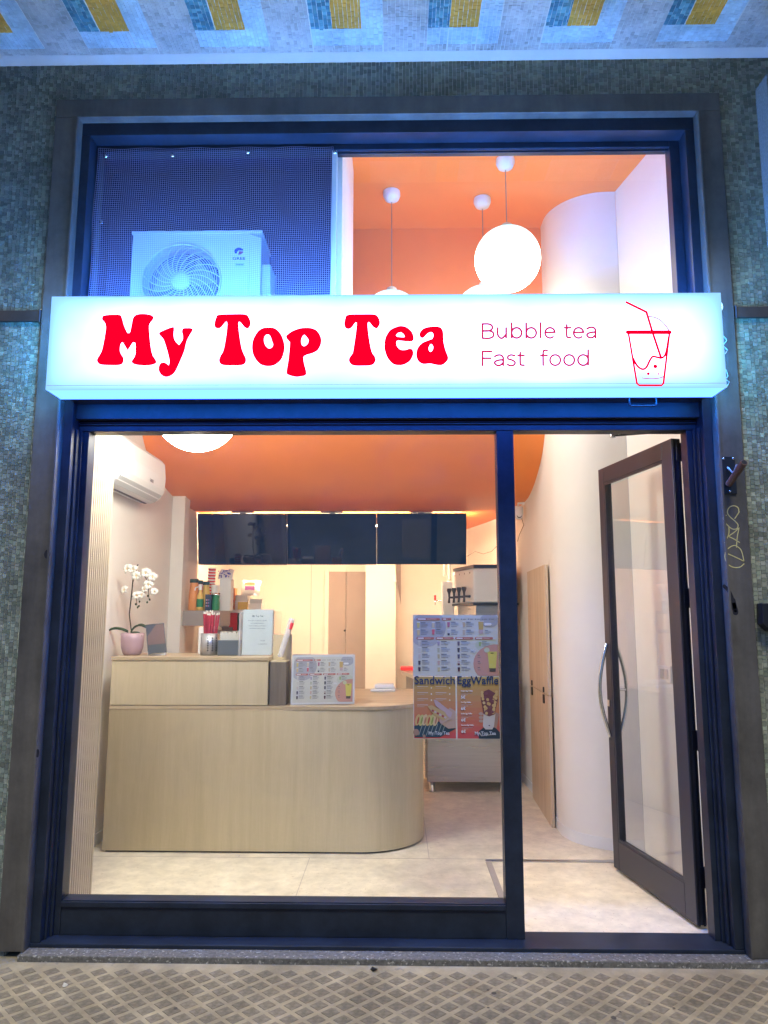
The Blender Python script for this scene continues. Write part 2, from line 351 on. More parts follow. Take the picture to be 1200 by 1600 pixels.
def catmull(pts, closed=True, k=6):
    "pts: (x, y[, 's']) ; 's' marks a sharp point"
    n = len(pts); out = []
    P = [Vector((p[0], p[1])) for p in pts]; S = [len(p) > 2 for p in pts]
    rngs = range(n) if closed else range(n-1)
    for i in rngs:
        p1, p2 = P[i], P[(i+1) % n]
        p0 = P[(i-1) % n] if (closed or i > 0) else p1; p3 = P[(i+2) % n] if (closed or i+2 < n) else p2
        t1 = (p2-p0)*.5 if not S[i] else (p2-p1)*.6
        t2 = (p3-p1)*.5 if not S[(i+1) % n] else (p2-p1)*.6
        for j in range(k):
            t = j/k; t_2 = t*t; t_3 = t_2*t
            out.append(p1*(2*t_3-3*t_2+1) + t1*(t_3-2*t_2+t) + p2*(-2*t_3+3*t_2) + t2*(t_3-t_2))
    if not closed: out.append(P[-1])
    return out
def stroke(mb, pts, wd, fr, w0=.0, th=.0012):
    "flat ribbon with round ends along 2D points"
    pts = [Vector((p[0], p[1])) for p in pts]; L = []; R = []; m = len(pts)
    for i, p in enumerate(pts):
        t = (pts[min(i+1, m-1)]-pts[max(i-1, 0)]); t = t.normalized() if t.length > 0 else Vector((1, 0)); nn = Vector((-t.y, t.x))
        L.append(p+nn*wd/2); R.append(p-nn*wd/2)
    vs = []; fs = []
    for z in (w0, w0+th):
        vs += [fr.P(q.x, q.y, z) for q in L] + [fr.P(q.x, q.y, z) for q in R]
    for i in range(m-1):
        a = 2*m
        fs += [(a+i, a+m+i, a+m+i+1, a+i+1), (i, i+1, a+i+1, a+i), (m+i, a+m+i, a+m+i+1, m+i+1)]
    mb.add(vs, fs)
    for p in (pts[0], pts[-1]):
        c = [fr.P(p.x+math.cos(2*PI*k/10)*wd/2, p.y+math.sin(2*PI*k/10)*wd/2, w0+th*1.01) for k in range(10)]
        mb.add(c, [tuple(range(10))])
class Print:
    "flat print on a frame: coloured shapes in layers"
    def __init__(s, fr): s.fr = fr; s.v = []; s.f = []; s.c = []; s.k = 0
    def poly(s, pts, col, lay):
        n = len(s.v); w_ = .0004*lay + .000004*(s.k % 90); s.k += 1
        s.v += [tuple(s.fr.P(p[0], p[1], w_)) for p in pts]; s.f.append(tuple(range(n, n+len(pts)))); s.c.append(col)
    def rect(s, u0, u1, v0, v1, col, lay): s.poly([(u0,v0),(u1,v0),(u1,v1),(u0,v1)], col, lay)
    def ell(s, u, v, a, b, col, lay, n=20, clip=None, rot=0):
        pts = []
        for k in range(n):
            x, y = a*math.cos(2*PI*k/n), b*math.sin(2*PI*k/n)
            x, y = x*math.cos(rot)-y*math.sin(rot), x*math.sin(rot)+y*math.cos(rot)
            x += u; y += v
            if clip: x = min(max(x, clip[0]), clip[1]); y = min(max(y, clip[2]), clip[3])
            pts.append((x, y))
        s.poly(pts, col, lay)
    def pill(s, u0, u1, v0, v1, col, lay):
        r = (v1-v0)/2; c = (v0+v1)/2
        s.poly([(u1-r+r*math.cos(a), c+r*math.sin(a)) for a in [(-90+30*i)*PI/180 for i in range(7)]] + [(u0+r+r*math.cos(a), c+r*math.sin(a)) for a in [(90+30*i)*PI/180 for i in range(7)]], col, lay)
    def build(s, name, parent):
        me = bpy.data.meshes.new(name); me.from_pydata(s.v, [], s.f)
        at_ = me.attributes.new('tint', 'FLOAT_COLOR', 'FACE'); at_.data.foreach_set('color', np.array([(*c, 1) for c in s.c], dtype=np.float32).ravel())
        return mesh_obj(name, me, M['print'], parent)
#@@SETTING
# ================================================================== PAVEMENT
ZP = .03
pav = MB().box(-8, 8, -9, -.05, -.2, ZP-.0025).build('pavement', M['cement']); tag(pav, 'grey beige lattice cement pavement in front of the shop', kind='structure')
sp_ = .0735; ca = math.cos(PI/4)
pads_near = []; pads_far = []
for i in range(-120, 121):
    for j in range(-120, 121):
        gx, gy = i*sp_, j*sp_
        x = (gx-gy)*ca; y = (gx+gy)*ca - .45
        if not (-3.4 < x < 3.4 and -2.6 < y < -.255): continue
        px = abs(x) < 1.50 - (y+.2)*(-.35)*0 + .12 and y > -.66
        (pads_near if px else pads_far).append((x, y))
def pad_geo(mb, x, y, jz=0):
    a, b = .0278, .0258; ch = .0015
    q = [((sx*a-sy*b)*ca, (sx*a+sy*b)*ca) for sx, sy in ((-1,-1),(1,-1),(1,1),(-1,1))]
    z0, z1 = ZP-.003, ZP-.0014+jz
    vs = [(x+p[0], y+p[1], z0) for p in q] + [(x+p[0]*.95, y+p[1]*.95, z1) for p in q]
    mb.add(vs, [(4,5,6,7),(0,1,5,4),(1,2,6,5),(2,3,7,6),(3,0,4,7)])
pm = []
for k in range(4):
    mb = MB(); pad_geo(mb, 0, 0, .0008*k/3); pm.append(mb.mesh('paver')); pm[-1].materials.append(M['pad'])
pads_near.sort(key=lambda p: -abs(p[1]) + abs(p[0])*.2)
pads_far += pads_near[298:]; pads_near = pads_near[:298]
for i, (x, y) in enumerate(pads_near):
    o = bpy.data.objects.new('paver', pm[i % 4]); o.location = (x + rng.normal(0, .0008), y + rng.normal(0, .0008), 0); o.rotation_euler.z = rng.normal(0, .02) + (PI if i % 3 == 0 else 0); link(o, pav)
mb = MB()
for x, y in pads_far: pad_geo(mb, x+rng.normal(0,.0008), y+rng.normal(0,.0008), rng.uniform(0, .0008))
o = mb.build('far_pavers', M['pad'], pav); tag(o, kind='stuff')
mb = MB()
for k in range(90):
    x, y, q = rng.uniform(-2.6, 2.6), rng.uniform(-1.6, -.24), rng.uniform(.0015, .007) if k % 6 else rng.uniform(.008, .014)
    mb.add([(x+q*rng.uniform(.7,1.1)*math.cos(2*PI*j/9), y+q*rng.uniform(.7,1.1)*math.sin(2*PI*j/9), ZP+.0006+.00002*k) for j in range(9)], [tuple(range(9))])
tag(mb.build('gum_specks', M['black'] if False else mat('old_gum', (.075,.07,.06), .8), pav), kind='stuff')
# road beyond, behind the camera, only for other viewpoints and reflections
tag(box('road', mat('asphalt', (.05,.05,.052), .85, vary=.2, vscale=20, bump=.4), -30, 30, -30, -9.01, -.3, -.1, bevel=0), 'dark asphalt road beyond the pavement', kind='structure')
# small litter
for (x, y, col, lab) in ((583, 1516, 'black', 'small dark crumpled scrap lying on pavement near the granite sill'), (107, 1541, 'tissue', 'pale torn paper scrap lying on pavement at the left')):
    u = (x-600)/1155; v = (800-y)/1155; d = FW+RT*u+UP*v; p = CAM + d*((ZP-CAM.z)/d.z)
    mb = MB(); vs = [(p.x+rng.normal(0,.010), p.y+rng.normal(0,.008), ZP+abs(rng.normal(0,.006))) for _ in range(10)]
    me = bpy.data.meshes.new('scrap'); bm = bmesh.new(); [bm.verts.new(q) for q in vs]; bmesh.ops.convex_hull(bm, input=bm.verts); bm.to_mesh(me); bm.free()
    tag(mesh_obj('litter_scrap', me, M[col]), lab, 'litter')

# ================================================================== MOSAIC WALL
WY = -.155
OX0, OX1, OZ1 = -1.79, 1.665, 4.27     # hole behind the trim
wall = thing('mosaic_wall', (0, WY, 0), 'facade wall of small grey green glass mosaic chips around the shop front', 'wall')
mb = MB(); mb.box(-3.4, OX0, WY+.004, .3, -.1, 4.60).box(OX1, 3.4, WY+.004, .3, -.1, 4.60).box(OX0, OX1, WY+.004, .3, OZ1, 4.60)
mb.build('grout_bed', M['grout'], wall)
def chips(rects, hole, plane, colour, parent, name, pitch=.0208):
    "columns of hand-cut chips; plane(u, v, d) -> point, d is the height off the bed"
    V = []; F = []; C = []
    for (u0, u1, v0, v1) in rects:
        u = u0
        while u < u1-.006:
            wdt = pitch*rng.uniform(.82, 1.16); ue = min(u+wdt, u1)
            v = v0 + rng.uniform(-.01, 0)
            dr = 0
            while v < v1-.004:
                h = pitch*(rng.uniform(.8, 1.25) if rng.random() < .88 else rng.uniform(.55, .8)); ve = min(v+h, v1)
                cu, cv = (u+ue)/2, (v+ve)/2
                if not (hole and hole(cu, cv)):
                    g = .00085; dr = rng.normal(0, .0005)
                    a = [(max(u,u0)+g+dr, max(v,v0)+g), (ue-g+dr, max(v,v0)+g+rng.normal(0,.0004)), (ue-g+dr, ve-g), (max(u,u0)+g+dr, ve-g+rng.normal(0,.0004))]
                    t = rng.normal(0, .00035, 3); n = len(V); d0 = .0036
                    for (x, y) in a: V.append(plane(x, y, 0))
                    for q, (x, y) in enumerate(a):
                        x2 = x + (cu-x)*.04; y2 = y+(cv-y)*.04
                        V.append(plane(x2, y2, d0 + t[0] + (t[1] if q in (1,2) else -t[1]) + (t[2] if q > 1 else -t[2])))
                    F += [(n+4,n+5,n+6,n+7),(n,n+1,n+5,n+4),(n+1,n+2,n+6,n+5),(n+2,n+3,n+7,n+6),(n+3,n,n+4,n+7)]
                    C += [colour(cu, cv)]*5
                v = ve
            u = ue
    me = bpy.data.meshes.new(name); me.from_pydata(V, [], F)
    a_ = me.attributes.new('tint', 'FLOAT_COLOR', 'FACE'); a_.data.foreach_set('color', np.array([(*c, 1) for c in C], dtype=np.float32).ravel())
    bm = bmesh.new(); bm.from_mesh(me); bmesh.ops.recalc_face_normals(bm, faces=bm.faces); bm.to_mesh(me); bm.free()
    o = mesh_obj(name, me, M['chips'], parent); tag(o, kind='stuff'); return o
def wcol(u, v):
    k = rng.random(); b = np.array((.23, .285, .275)) if u < 0 else np.array((.29, .325, .27))
    if k < .35: b = b*.66
    elif k < .8: b = b*rng.uniform(.8, 1.05)
    else: b = b*rng.uniform(1.1, 1.35)
    return tuple(np.clip(b*rng.uniform(.9, 1.1, 3)**.5, 0, 1))
TX0, TX1, TZ1 = -1.815, 1.697, 4.295
chips([(-3.39, OX0, .03, 4.53), (OX1, 3.39, .03, 4.53), (OX0, OX1, OZ1, 4.53)], None, lambda u, v, d: (u, WY+.004-d-.0001, v), wcol, wall, 'mosaic_chips')

# arcade soffit
ZS = 4.54
sof = MB().box(-3.4, 3.4, -1.0, -.19, ZS, ZS+.35).build('arcade_ceiling', M['soffit_grout']); tag(sof, 'arcade ceiling of pale mosaic with blue and yellow angular motifs', kind='structure')
def scol(u, v):
    r = rng.uniform(.88, 1.08)
    q = ((u + 1.632) % .597)
    if v < -.24 and q < .37:
        if v > -.352 or q > .26: c = (.50, .64, .72)
        elif q < .11: c = (.07, .22, .30) if rng.random() < .55 else (.14, .32, .38); r = rng.uniform(.7, 1.3)
        else: c = (.72, .36, .05)
        return tuple(x*r for x in c)
    r = rng.uniform(.72, 1.08) if rng.random() < .3 else rng.uniform(.95, 1.05)
    return tuple(x*r for x in (.50, .49, .47))
# split into blocks so the motif edges fall on chip edges
rects = []
k0 = -1.632
for m_ in range(-3, 9):
    b = k0 + m_*.597
    for a0, a1 in ((0, .11), (.11, .26), (.26, .37), (.37, .597)):
        x0, x1 = b+a0, b+a1
        if x1 < -3.3 or x0 > 3.2: continue
        if a0 < .3: rects += [(x0, x1, -.99, -.352), (x0, x1, -.352, -.24), (x0, x1, -.24, -.195)]
        else: rects += [(x0, x1, -.99, -.195)]
chips(rects, None, lambda u, v, d: (u, v, ZS-d), scol, sof, 'soffit_chips')
mb = MB(); mb.add([(-3.4,-.19,ZS-.001),(3.4,-.19,ZS-.001),(3.4,-.158,ZS-.034),(-3.4,-.158,ZS-.034),(-3.4,-.12,ZS+.02),(3.4,-.12,ZS+.02)], [(0,1,2,3),(2,3,4,5),(0,1,5,4)])
tag(mb.build('soffit_cornice', M['soffit_grout']), 'narrow slanted pale strip between arcade ceiling and mosaic wall', kind='structure')
# brown strips either side, neighbour frame
for xa, xb, lab in ((-2.6, -1.822, 'brown metal strip across the mosaic left of the lit sign'), (1.705, 2.35, 'brown metal strip across the mosaic right of the lit sign')):
    t = thing('metal_strip', ((xa+xb)/2, -.16, 3.06), lab, 'metal strip', 'brown strips level with the sign')
    box('strip_bar', M['brown'], xa, xb, -.172, WY+.004, 3.055, 3.112, t); e = xb if xa < 0 else xa
    box('strip_cap', M['chrome'], e-.004, e+.004, -.176, WY+.004, 3.05, 3.116, t, .001)
t = thing('neighbour_surround', (2.15, -.2, 3.15), 'granite edged surround of the neighbouring window at the upper right', 'window surround')
MB().box(1.895, 1.93, -.27, WY+.003, 3.15, 4.32).build('stone_edge', M['neigh2'], t, .002)
MB().box(1.932, 2.35, -.262, WY+.003, 3.16, 4.31).build('granite_slab', M['neigh'], t, .002)

# ================================================================== TRIM ROUND THE OPENING
TY = -.172
t = thing('opening_surround', (0, TY, .05), 'weathered brown grey metal surround framing the whole shop opening', 'surround')
def trimbar(name, x0, x1, z0, z1):
    return MB().box(x0, x1, TY, -.10, z0, z1).build(name, M['trim'], t, .003)
trimbar('jamb_cladding', TX0, -1.69, .055, 4.19); trimbar('jamb_cladding', 1.575, TX1, .055, 4.19)
trimbar('head_cladding', TX0, TX1, 4.1915, TZ1)
# thin raised lip along the opening side
MB().box(-1.703, -1.691, TY-.006, TY-.0005, .055, 4.19).build('edge_lip', M['trim'], t, .002)
MB().box(1.576, 1.588, TY-.006, TY-.0005, .055, 4.19).build('edge_lip', M['trim'], t, .002)
frt = Fr((0, TY, 0), (1,0,0), (0,0,1))
def px2(pts, Y): return [(lambda q: (q.x, q.z))(at(x, y, Y)) for x, y in pts]
mb = MB()
Z5 = lambda L: [(1040+a/5, 700+b/5) for a, b in L]
for L in ([(575,498),(540,552)], [(572,500),(566,468),(536,452),(500,462),(482,500),(500,535),(540,570),(565,600),(556,630),(520,632),(480,600),(452,560),(456,530),(475,526)],
          [(462,740),(490,680),(495,640),(492,610)], [(575,622),(540,655),(490,690)], [(575,622),(560,690),(553,775)], [(490,690),(535,712),(577,738)],
          [(553,765),(590,800),(612,885)], [(612,905),(580,930),(530,932),(485,905),(462,850),(480,795),(520,765),(553,762)], [(465,818),(540,850),(612,885)]):
    stroke(mb, [ (p.x, p.y) for p in catmull(px2(Z5(L), TY), False, 5)], .0042, frt, .0006, .0004)
tag(mb.build('graffiti', M['chalk'], t), 'thin yellow marker scrawl on right side cladding')
for L, wd in (([(458,1080),(495,1120),(525,1190),(545,1270)], .017), ([(524,1190),(535,1240),(545,1270),(546,1285)], .026)):
    mb = MB(); stroke(mb, [(p.x, p.y) for p in catmull(px2(Z5(L), TY), False, 6)], wd, frt, .0006, .0004); mb.build('spray_mark', M['spray'], t)
for (x, y, r, sq) in ((74, 866, .022, 1.), (59, 1177, .012, 1.6)):
    p = at(x, y, TY); mb = MB(); mb.add([frt.P(p.x+r*.7*math.cos(a), p.z+r*sq*math.sin(a), .0012) for a in [2*PI*k/20 for k in range(20)]], [tuple(range(20))]); mb.build('spray_mark', M['spray'], t)

# ================================================================== STEP
t = MB().box(-1.705, 2.6, -.205, -.02, -.02, .054).build('doorstep', M['stone'], None, .004); tag(t, 'speckled granite step under the shop front', 'doorstep')
# ================================================================== SHOP FRONT FRAME
sf = thing('shopfront_frame', (0, 0, .06), 'dark anthracite metal frame holding the large shop window and doorway', 'shop front')
F = M['frame']
box('outer_casing', F, -1.69, -1.645, -.12, .03, .0725, 4.1185, sf)
box('outer_casing', F, 1.53, 1.575, -.12, .03, .0725, 4.1185, sf)
box('outer_casing', F, -1.69, 1.575, -.12, .03, 4.12, 4.20, sf)
box('sill_plate', M['frame'], -1.69, 1.575, -.125, .06, .0545, .0710, sf)
for x0, x1 in ((-1.6435, -1.594), (1.48, 1.5285)): box('side_jamb', F, x0, x1, -.03, .05, .072, 2.5085, sf)
box('side_bead', F, -1.6435, -1.622, -.048, -.031, .0725, 2.5085, sf, .0015)
box('side_bead', F, 1.507, 1.5285, -.048, -.031, .0725, 2.5085, sf, .0015)
box('side_bead', F, -1.6435, -1.634, -.08, -.0495, .0725, 2.5085, sf, .0015)
box('side_bead', F, 1.519, 1.5285, -.08, -.0495, .0725, 2.5085, sf, .0015)
box('bottom_rail', F, -1.5925, .5105, -.03, .05, .072, .227, sf)
box('mullion', F, .5115, .598, -.032, .052, .072, 2.5085, sf)
box('lintel', F, -1.6435, 1.5285, -.035, .055, 2.51, 2.60, sf)
box('spandrel_panel', F, -1.6435, 1.5285, -.01, .03, 2.6015, 3.16, sf)
box('glazing_bead', F, -1.5925, .5105, -.042, -.031, .2, .222, sf, .0015)
box('transom_frame', F, -1.6435, -1.628, -.03, .04, 3.1615, 4.1185, sf)
box('transom_frame', F, 1.478, 1.5285, -.03, .04, 3.1615, 4.1185, sf)
box('transom_frame', F, -1.6265, 1.4765, -.03, .04, 4.085, 4.1185, sf)
box('transom_frame', F, -.3235, 1.4765, -.012, -.008, 4.072, 4.0835, sf, .001)
box('transom_post', M['greyp'], -.352, -.325, -.028, .035, 3.1615, 4.0835, sf)
box('window_pane', M['glass'], -1.592, .511, .004, .010, .2275, 2.5095, sf, 0)
box('window_pane', M['glass_up'], -.324, 1.4775, .004, .010, 3.1615, 4.0845, sf, 0)
# ================================================================== SHUTTER BOX above the door
sb = thing('shutter_box', (0, -.1, 2.54), 'blue grey metal roller shutter box directly under the lit sign', 'shutter box')
box('casing', F, -1.644, 1.529, -.085, -.0495, 2.562, 2.98, sb)
box('casing_cover', F, -1.643, 1.528, -.17, -.0855, 2.64, 2.98, sb)
for z in (2.541, 2.551): box('casing_rib', F, -1.643, 1.528, -.049, -.0355, z, z+.005, sb, .001)
mb = MB(); p0 = at(984, 628, -.21); p1 = at(1026, 628, -.21); zb = at(1005, 634, -.21).z
mb.tube([(p0.x,-.205,p0.z+.02),(p0.x,-.208,zb+.006),(p0.x+.008,-.208,zb),(p1.x-.008,-.208,zb),(p1.x,-.208,zb+.006),(p1.x,-.205,p1.z+.02)], .0042, 8); mb.build('pull_handle', M['black'], sb)

# ================================================================== SIGN
sg = thing('lit_sign', (0, -.34, 2.6), 'long backlit white shop sign with fat red letters and a cup drawing', 'sign')
SX0, SX1, SZ0, SZ1, SY0, SY1 = -1.646, 1.523, 2.612, 3.073, -.42, -.262
box('light_face', M['sign'], SX0, SX1, SY0, SY0+.012, SZ0, SZ1, sg, .002)
mb = MB(); mb.box(SX0+.002, SX1-.002, SY0+.0125, SY1, SZ0+.001, SZ0+.008); mb.build('lower_edge', M['sign_edge'], sg, .001)
box('side_edge', M['side_glow'], SX0+.001, SX0+.008, SY0+.0125, SY1, SZ0+.0085, SZ1-.0085, sg, 0)
box('side_edge', M['side_glow'], SX1-.008, SX1-.001, SY0+.0125, SY1, SZ0+.0085, SZ1-.0085, sg, 0)
box('top_edge', M['top_glow'], SX0+.002, SX1-.002, SY0+.0125, SY1, SZ1-.008, SZ1-.001, sg, 0)
box('back_plate', M['greyp'], SX0+.012, SX1-.012, SY1-.006, SY1-.001, SZ0+.01, SZ1-.01, sg, 0)
box('glow_strip', M['strip'], SX0+.03, SX1-.03, SY1+.002, SY1+.022, SZ1-.10, SZ1-.06, sg, 0)  # unseen strip added to throw a blue halo on frame and wall
box('glow_strip', M['strip_low'], SX0+.03, SX1-.03, SY1+.002, SY1+.016, SZ0+.020, SZ0+.030, sg, 0)  # unseen strip added to tint the casing and lintel below blue
for z in (SZ0+.02,):
    box('trim_line', M['greyp'], SX0+.004, SX1-.004, SY0-.0012, SY0-.0002, z-.001, z+.001, sg, 0)
frs = Fr((0, SY0-.002, 0), (1,0,0), (0,0,1))
def letter(name, loops, crop):
    ox, oy, k = crop; out = []
    for L in loops:
        q = catmull([(ox+p[0]/k, oy+p[1]/k, *p[2:]) for p in L], True, 6)
        out.append([(lambda r: (r.x, r.z))(at(a.x, a.y, SY0-.002)) for a in q])
    return filled(name, out, frs, M['red_vinyl'], sg)
c1 = (140, 480, 1200/180); c2 = (320, 480, 6.); c3 = (530, 480, 1200/180)
letter('letter', [[(150,88),(230,78),(318,82),(338,115),(360,190),(392,262),(408,268),(422,258),(440,170),(455,110),(490,78),(560,70),(635,80),(664,100),(658,130),(630,165),(620,215),(634,380),(655,490),(690,550),(690,582),(640,602),(560,606),(480,598),(445,582),(440,560),(468,515),(478,470),(476,380),(455,366),(438,385),(396,452,'s'),(362,395),(342,366),(322,390),(316,450),(330,490),(352,525),(350,570),(318,600),(220,604),(120,598),(85,575),(80,540),(120,470),(140,400),(160,290),(170,215),(160,165),(132,130),(134,104)]], c1)
letter('letter', [[(730,262),(790,232),(865,207),(880,218),(876,290),(890,345),(932,394,'s'),(968,340),(970,290),(962,258),(974,222),(1020,217),(1062,220),(1074,240),(1040,295),(1010,360),(985,460),(930,590),(888,675),(840,715),(790,725),(745,703),(720,655),(728,600),(762,575),(800,585),(825,606,'s'),(832,560),(812,470),(785,380),(765,330),(728,290),(724,272)]], c1)
Tt = [(130,72),(250,66),(380,68),(415,100),(430,150),(415,190),(395,198),(370,185),(345,155),(328,138),(315,150),(325,260),(345,380),(365,435),(385,480),(380,520),(345,542),(250,546),(165,540),(137,515),(138,475),(172,410),(190,330),(205,230),(210,150),(198,136),(180,155),(150,190),(120,198),(93,182),(95,135),(108,95)]
letter('letter', [Tt], c2)
letter('letter', [[(595,190),(660,200),(715,255),(745,340),(745,410),(715,490),(655,540),(585,552),(515,530),(460,460),(443,380),(455,300),(500,225),(550,195)], [(590,255),(612,270),(630,320),(640,352),(628,378),(600,386),(570,360),(555,310),(565,268)]], c2)
letter('letter', [[(765,265),(820,225),(900,197),(990,195),(1050,220),(1088,280),(1090,340),(1060,400),(1010,430),(945,450),(925,475),(935,540),(952,610),(940,638),(900,648),(855,652),(800,640),(768,622),(768,590),(785,480),(797,340),(790,322),(768,295),(763,278)], [(932,257,'s'),(955,280),(972,310),(962,345),(932,366),(910,350),(904,310),(915,275)]], c2)
letter('letter', [[(93,80),(240,74),(370,77),(408,108),(425,160),(408,205),(388,220),(355,205),(325,170),(312,155),(298,170),(305,270),(325,400),(345,475),(375,520),(378,560),(340,602),(240,610),(145,605),(105,570),(105,530),(138,480),(150,420),(168,300),(182,180),(176,158),(160,170),(130,210),(98,226),(65,215),(52,175),(62,120)]], c3)
letter('letter', [[(640,196),(700,208),(755,255),(777,315),(765,350),(720,357),(612,348),(597,370),(605,410),(640,442),(690,445),(735,432),(765,445),(772,490),(740,555),(680,595),(620,604),(560,590),(505,530),(475,450),(470,390),(485,310),(530,240),(590,208)], [(592,293),(615,268),(640,261),(668,278),(681,308),(660,313),(610,308)]], c3)
letter('letter', [[(960,202),(1040,205),(1075,235),(1085,280),(1090,370),(1110,450),(1135,520),(1125,560),(1075,600),(1020,602),(950,588),(870,590),(820,555),(802,495),(815,430),(860,375),(920,348),(965,330),(980,300),(975,270),(955,260),(920,275),(885,312),(860,320),(838,300),(840,265),(880,222)], [(958,383),(978,410),(972,445),(950,466),(934,445),(936,410)]], c3)
# thin rounded lettering: strokes
def px_strokes(name, Ls, crop, wd, m=None, parent=None, fr=None, Y=None, smooth=True):
    ox, oy, k = crop; mb = MB()
    for L in Ls:
        q = catmull([(ox+a[0]/k, oy+a[1]/k, *a[2:]) for a in L], False, 5) if smooth else [Vector((ox+a[0]/k, oy+a[1]/k)) for a in L]
        stroke(mb, [(lambda r: (r.x, r.z))(at(a.x, a.y, SY0-.002)) for a in q], wd, frs)
    return mb.build(name, m or M['pink_vinyl'], sg)
ct = (740, 490, 6.)
def o_ring(cx, cy, a, b, a0=0, a1=360, n=13): return [(cx+a*math.cos(math.radians(a0+(a1-a0)*i/(n-1))), cy-b*math.sin(math.radians(a0+(a1-a0)*i/(n-1)))) for i in range(n)]
def L_b(x): return [[(x,90),(x,228)], o_ring(x+47,181,47,48,180,-180)]
def L_e(x, y=181, r=46): return [[(x-r,y-4,'s'),(x+r,y-6,'s')], o_ring(x, y, r, 48, 4, 310)]
def L_a(x, y): return [[(x-42,y-38),(x-15,y-50),(x+15,y-50),(x+36,y-30),(x+38,y,'s'),(x+38,y+46)], [(x+38,y-6),(x,y-4),(x-35,y+8),(x-42,y+26),(x-20,y+45),(x+10,y+44),(x+38,y+20)]]
def L_o(x, y): return [o_ring(x, y, 49, 49)]
def L_t(x, y): return [[(x,y-75),(x,y+25),(x+10,y+42),(x+36,y+44)], [(x-22,y-48,'s'),(x+36,y-48,'s')]]
for grp in ([[(82,100,'s'),(82,230,'s')], [(82,98),(140,98),(172,115),(172,145),(140,162),(84,163)], [(84,163),(150,163),(184,180),(184,212),(150,231),(84,231)]],
   [[(226,135,'s'),(226,195),(245,225),(270,230),(300,200)], [(305,135),(305,228)]], L_b(356), L_b(493), [[(628,88),(628,226)]], L_e(716), L_t(873,181), L_e(984), L_a(1105,180),
   [[(82,355,'s'),(82,487,'s')], [(82,356),(167,356)], [(82,419),(160,419)]], L_a(240,440), [[(385,395),(350,388),(322,402),(325,425),(360,436),(388,455),(380,480),(350,489),(318,478)]], L_t(437,440),
   [[(690,345),(665,345),(652,365),(652,485)], [(628,392),(690,392)]], L_o(765,436), L_o(896,436), L_o(1027,436)+[[(1074,342),(1074,480)]]):
    px_strokes('small_letter', grp, ct, .0095)
cc = (940, 460, 1200/210)
px_strokes('cup_drawing', [[(220,70),(400,158)], [(400,158),(450,325)], [(455,340),(530,565)]], cc, .0105, M['red_vinyl'], smooth=False)
px_strokes('cup_drawing', [[(232,338),(608,338)]], cc, .019, M['red_vinyl'], smooth=False)
px_strokes('cup_drawing', [[(240,350),(315,795),(335,812),(535,812),(552,795),(605,350)]], cc, .009, M['red_vinyl'], smooth=False)
px_strokes('cup_drawing', [[(280,570),(320,640),(365,668),(400,650),(430,590),(455,556),(490,560),(530,568),(560,550),(580,500),(600,380)]], cc, .0095, M['red_vinyl'])
px_strokes('cup_drawing', [[(410,196),(470,205),(530,235),(580,290),(602,325)]], cc, .0045)
px_strokes('cup_drawing', [[(360,746),(440,754),(510,748),(550,735)]], cc, .0045)
for x, y, r in ((479,643,19),(416,709,14),(509,711,9)):
    p = at(cc[0]+x/cc[2], cc[1]+y/cc[2], SY0-.002); rr = r/cc[2]*.0029; mb = MB(); mb.add([frs.P(p.x+rr*math.cos(2*PI*k/16), p.z+rr*math.sin(2*PI*k/16), .0012) for k in range(16)], [tuple(range(16))])
    mb.build('cup_drawing', M['red_vinyl'], sg)
# cable loop at the end of the sign
p = at(1124, 475, -.3); mb = MB(); mb.tube([(p.x+.028*math.sin(a), -.27, p.z+.03*math.cos(a)) for a in [PI*k/12 for k in range(13)]], .0035, 7)
tag(mb.build('cable_loop', M['whitep']), 'white cable loop sticking out at the right end of the sign', 'cable')
for qi, L in enumerate(([(1131,525),(1136,532),(1130,540),(1137,547),(1133,553)], [(1134,577),(1138,588),(1133,592),(1140,597),(1135,606)])):
    mb = MB().tube([tuple(at(x, y, -.19)) for x, y in L], .0035, 6)
    tag(mb.build('sign_cable', M['steel_d']), ('upper', 'lower')[qi] + ' grey bit of wiring beside the right end of the sign', 'cable')
# ================================================================== INTERIOR SHELL
W = M['white']; FZ = .062
HC = 4.65
tag(box('shop_floor', M['floor'], -2.1, 1.9, .062, 5.2, -.1, FZ, None, 0), 'pale cream stone floor inside the shop', kind='structure')
fl = bpy.data.objects['shop_floor']
for x0, x1, y0, y1 in ((-2.0, 1.6, 1.155, 1.159), (-.55, -.547, .07, 1.15), (.2, .203, 1.16, 5.0), (-1.0, -.997, 1.16, 1.2)):
    box('floor_joint', M['doorgrey'], x0, x1, y0, y1, FZ-.01, FZ+.0006, fl, 0)
# doormat recess edged with a metal strip
t = thing('mat_frame', (1.0, .6, FZ), 'metal edging strips of the entrance mat area set in the floor', 'floor edging')
box('edge_strip', M['steel'], .55, 1.63, 1.10, 1.135, FZ-.01, FZ+.006, t, .001)
box('edge_strip', M['doorgrey'], .548, .583, .07, 1.0985, FZ-.01, FZ+.006, t, .001)
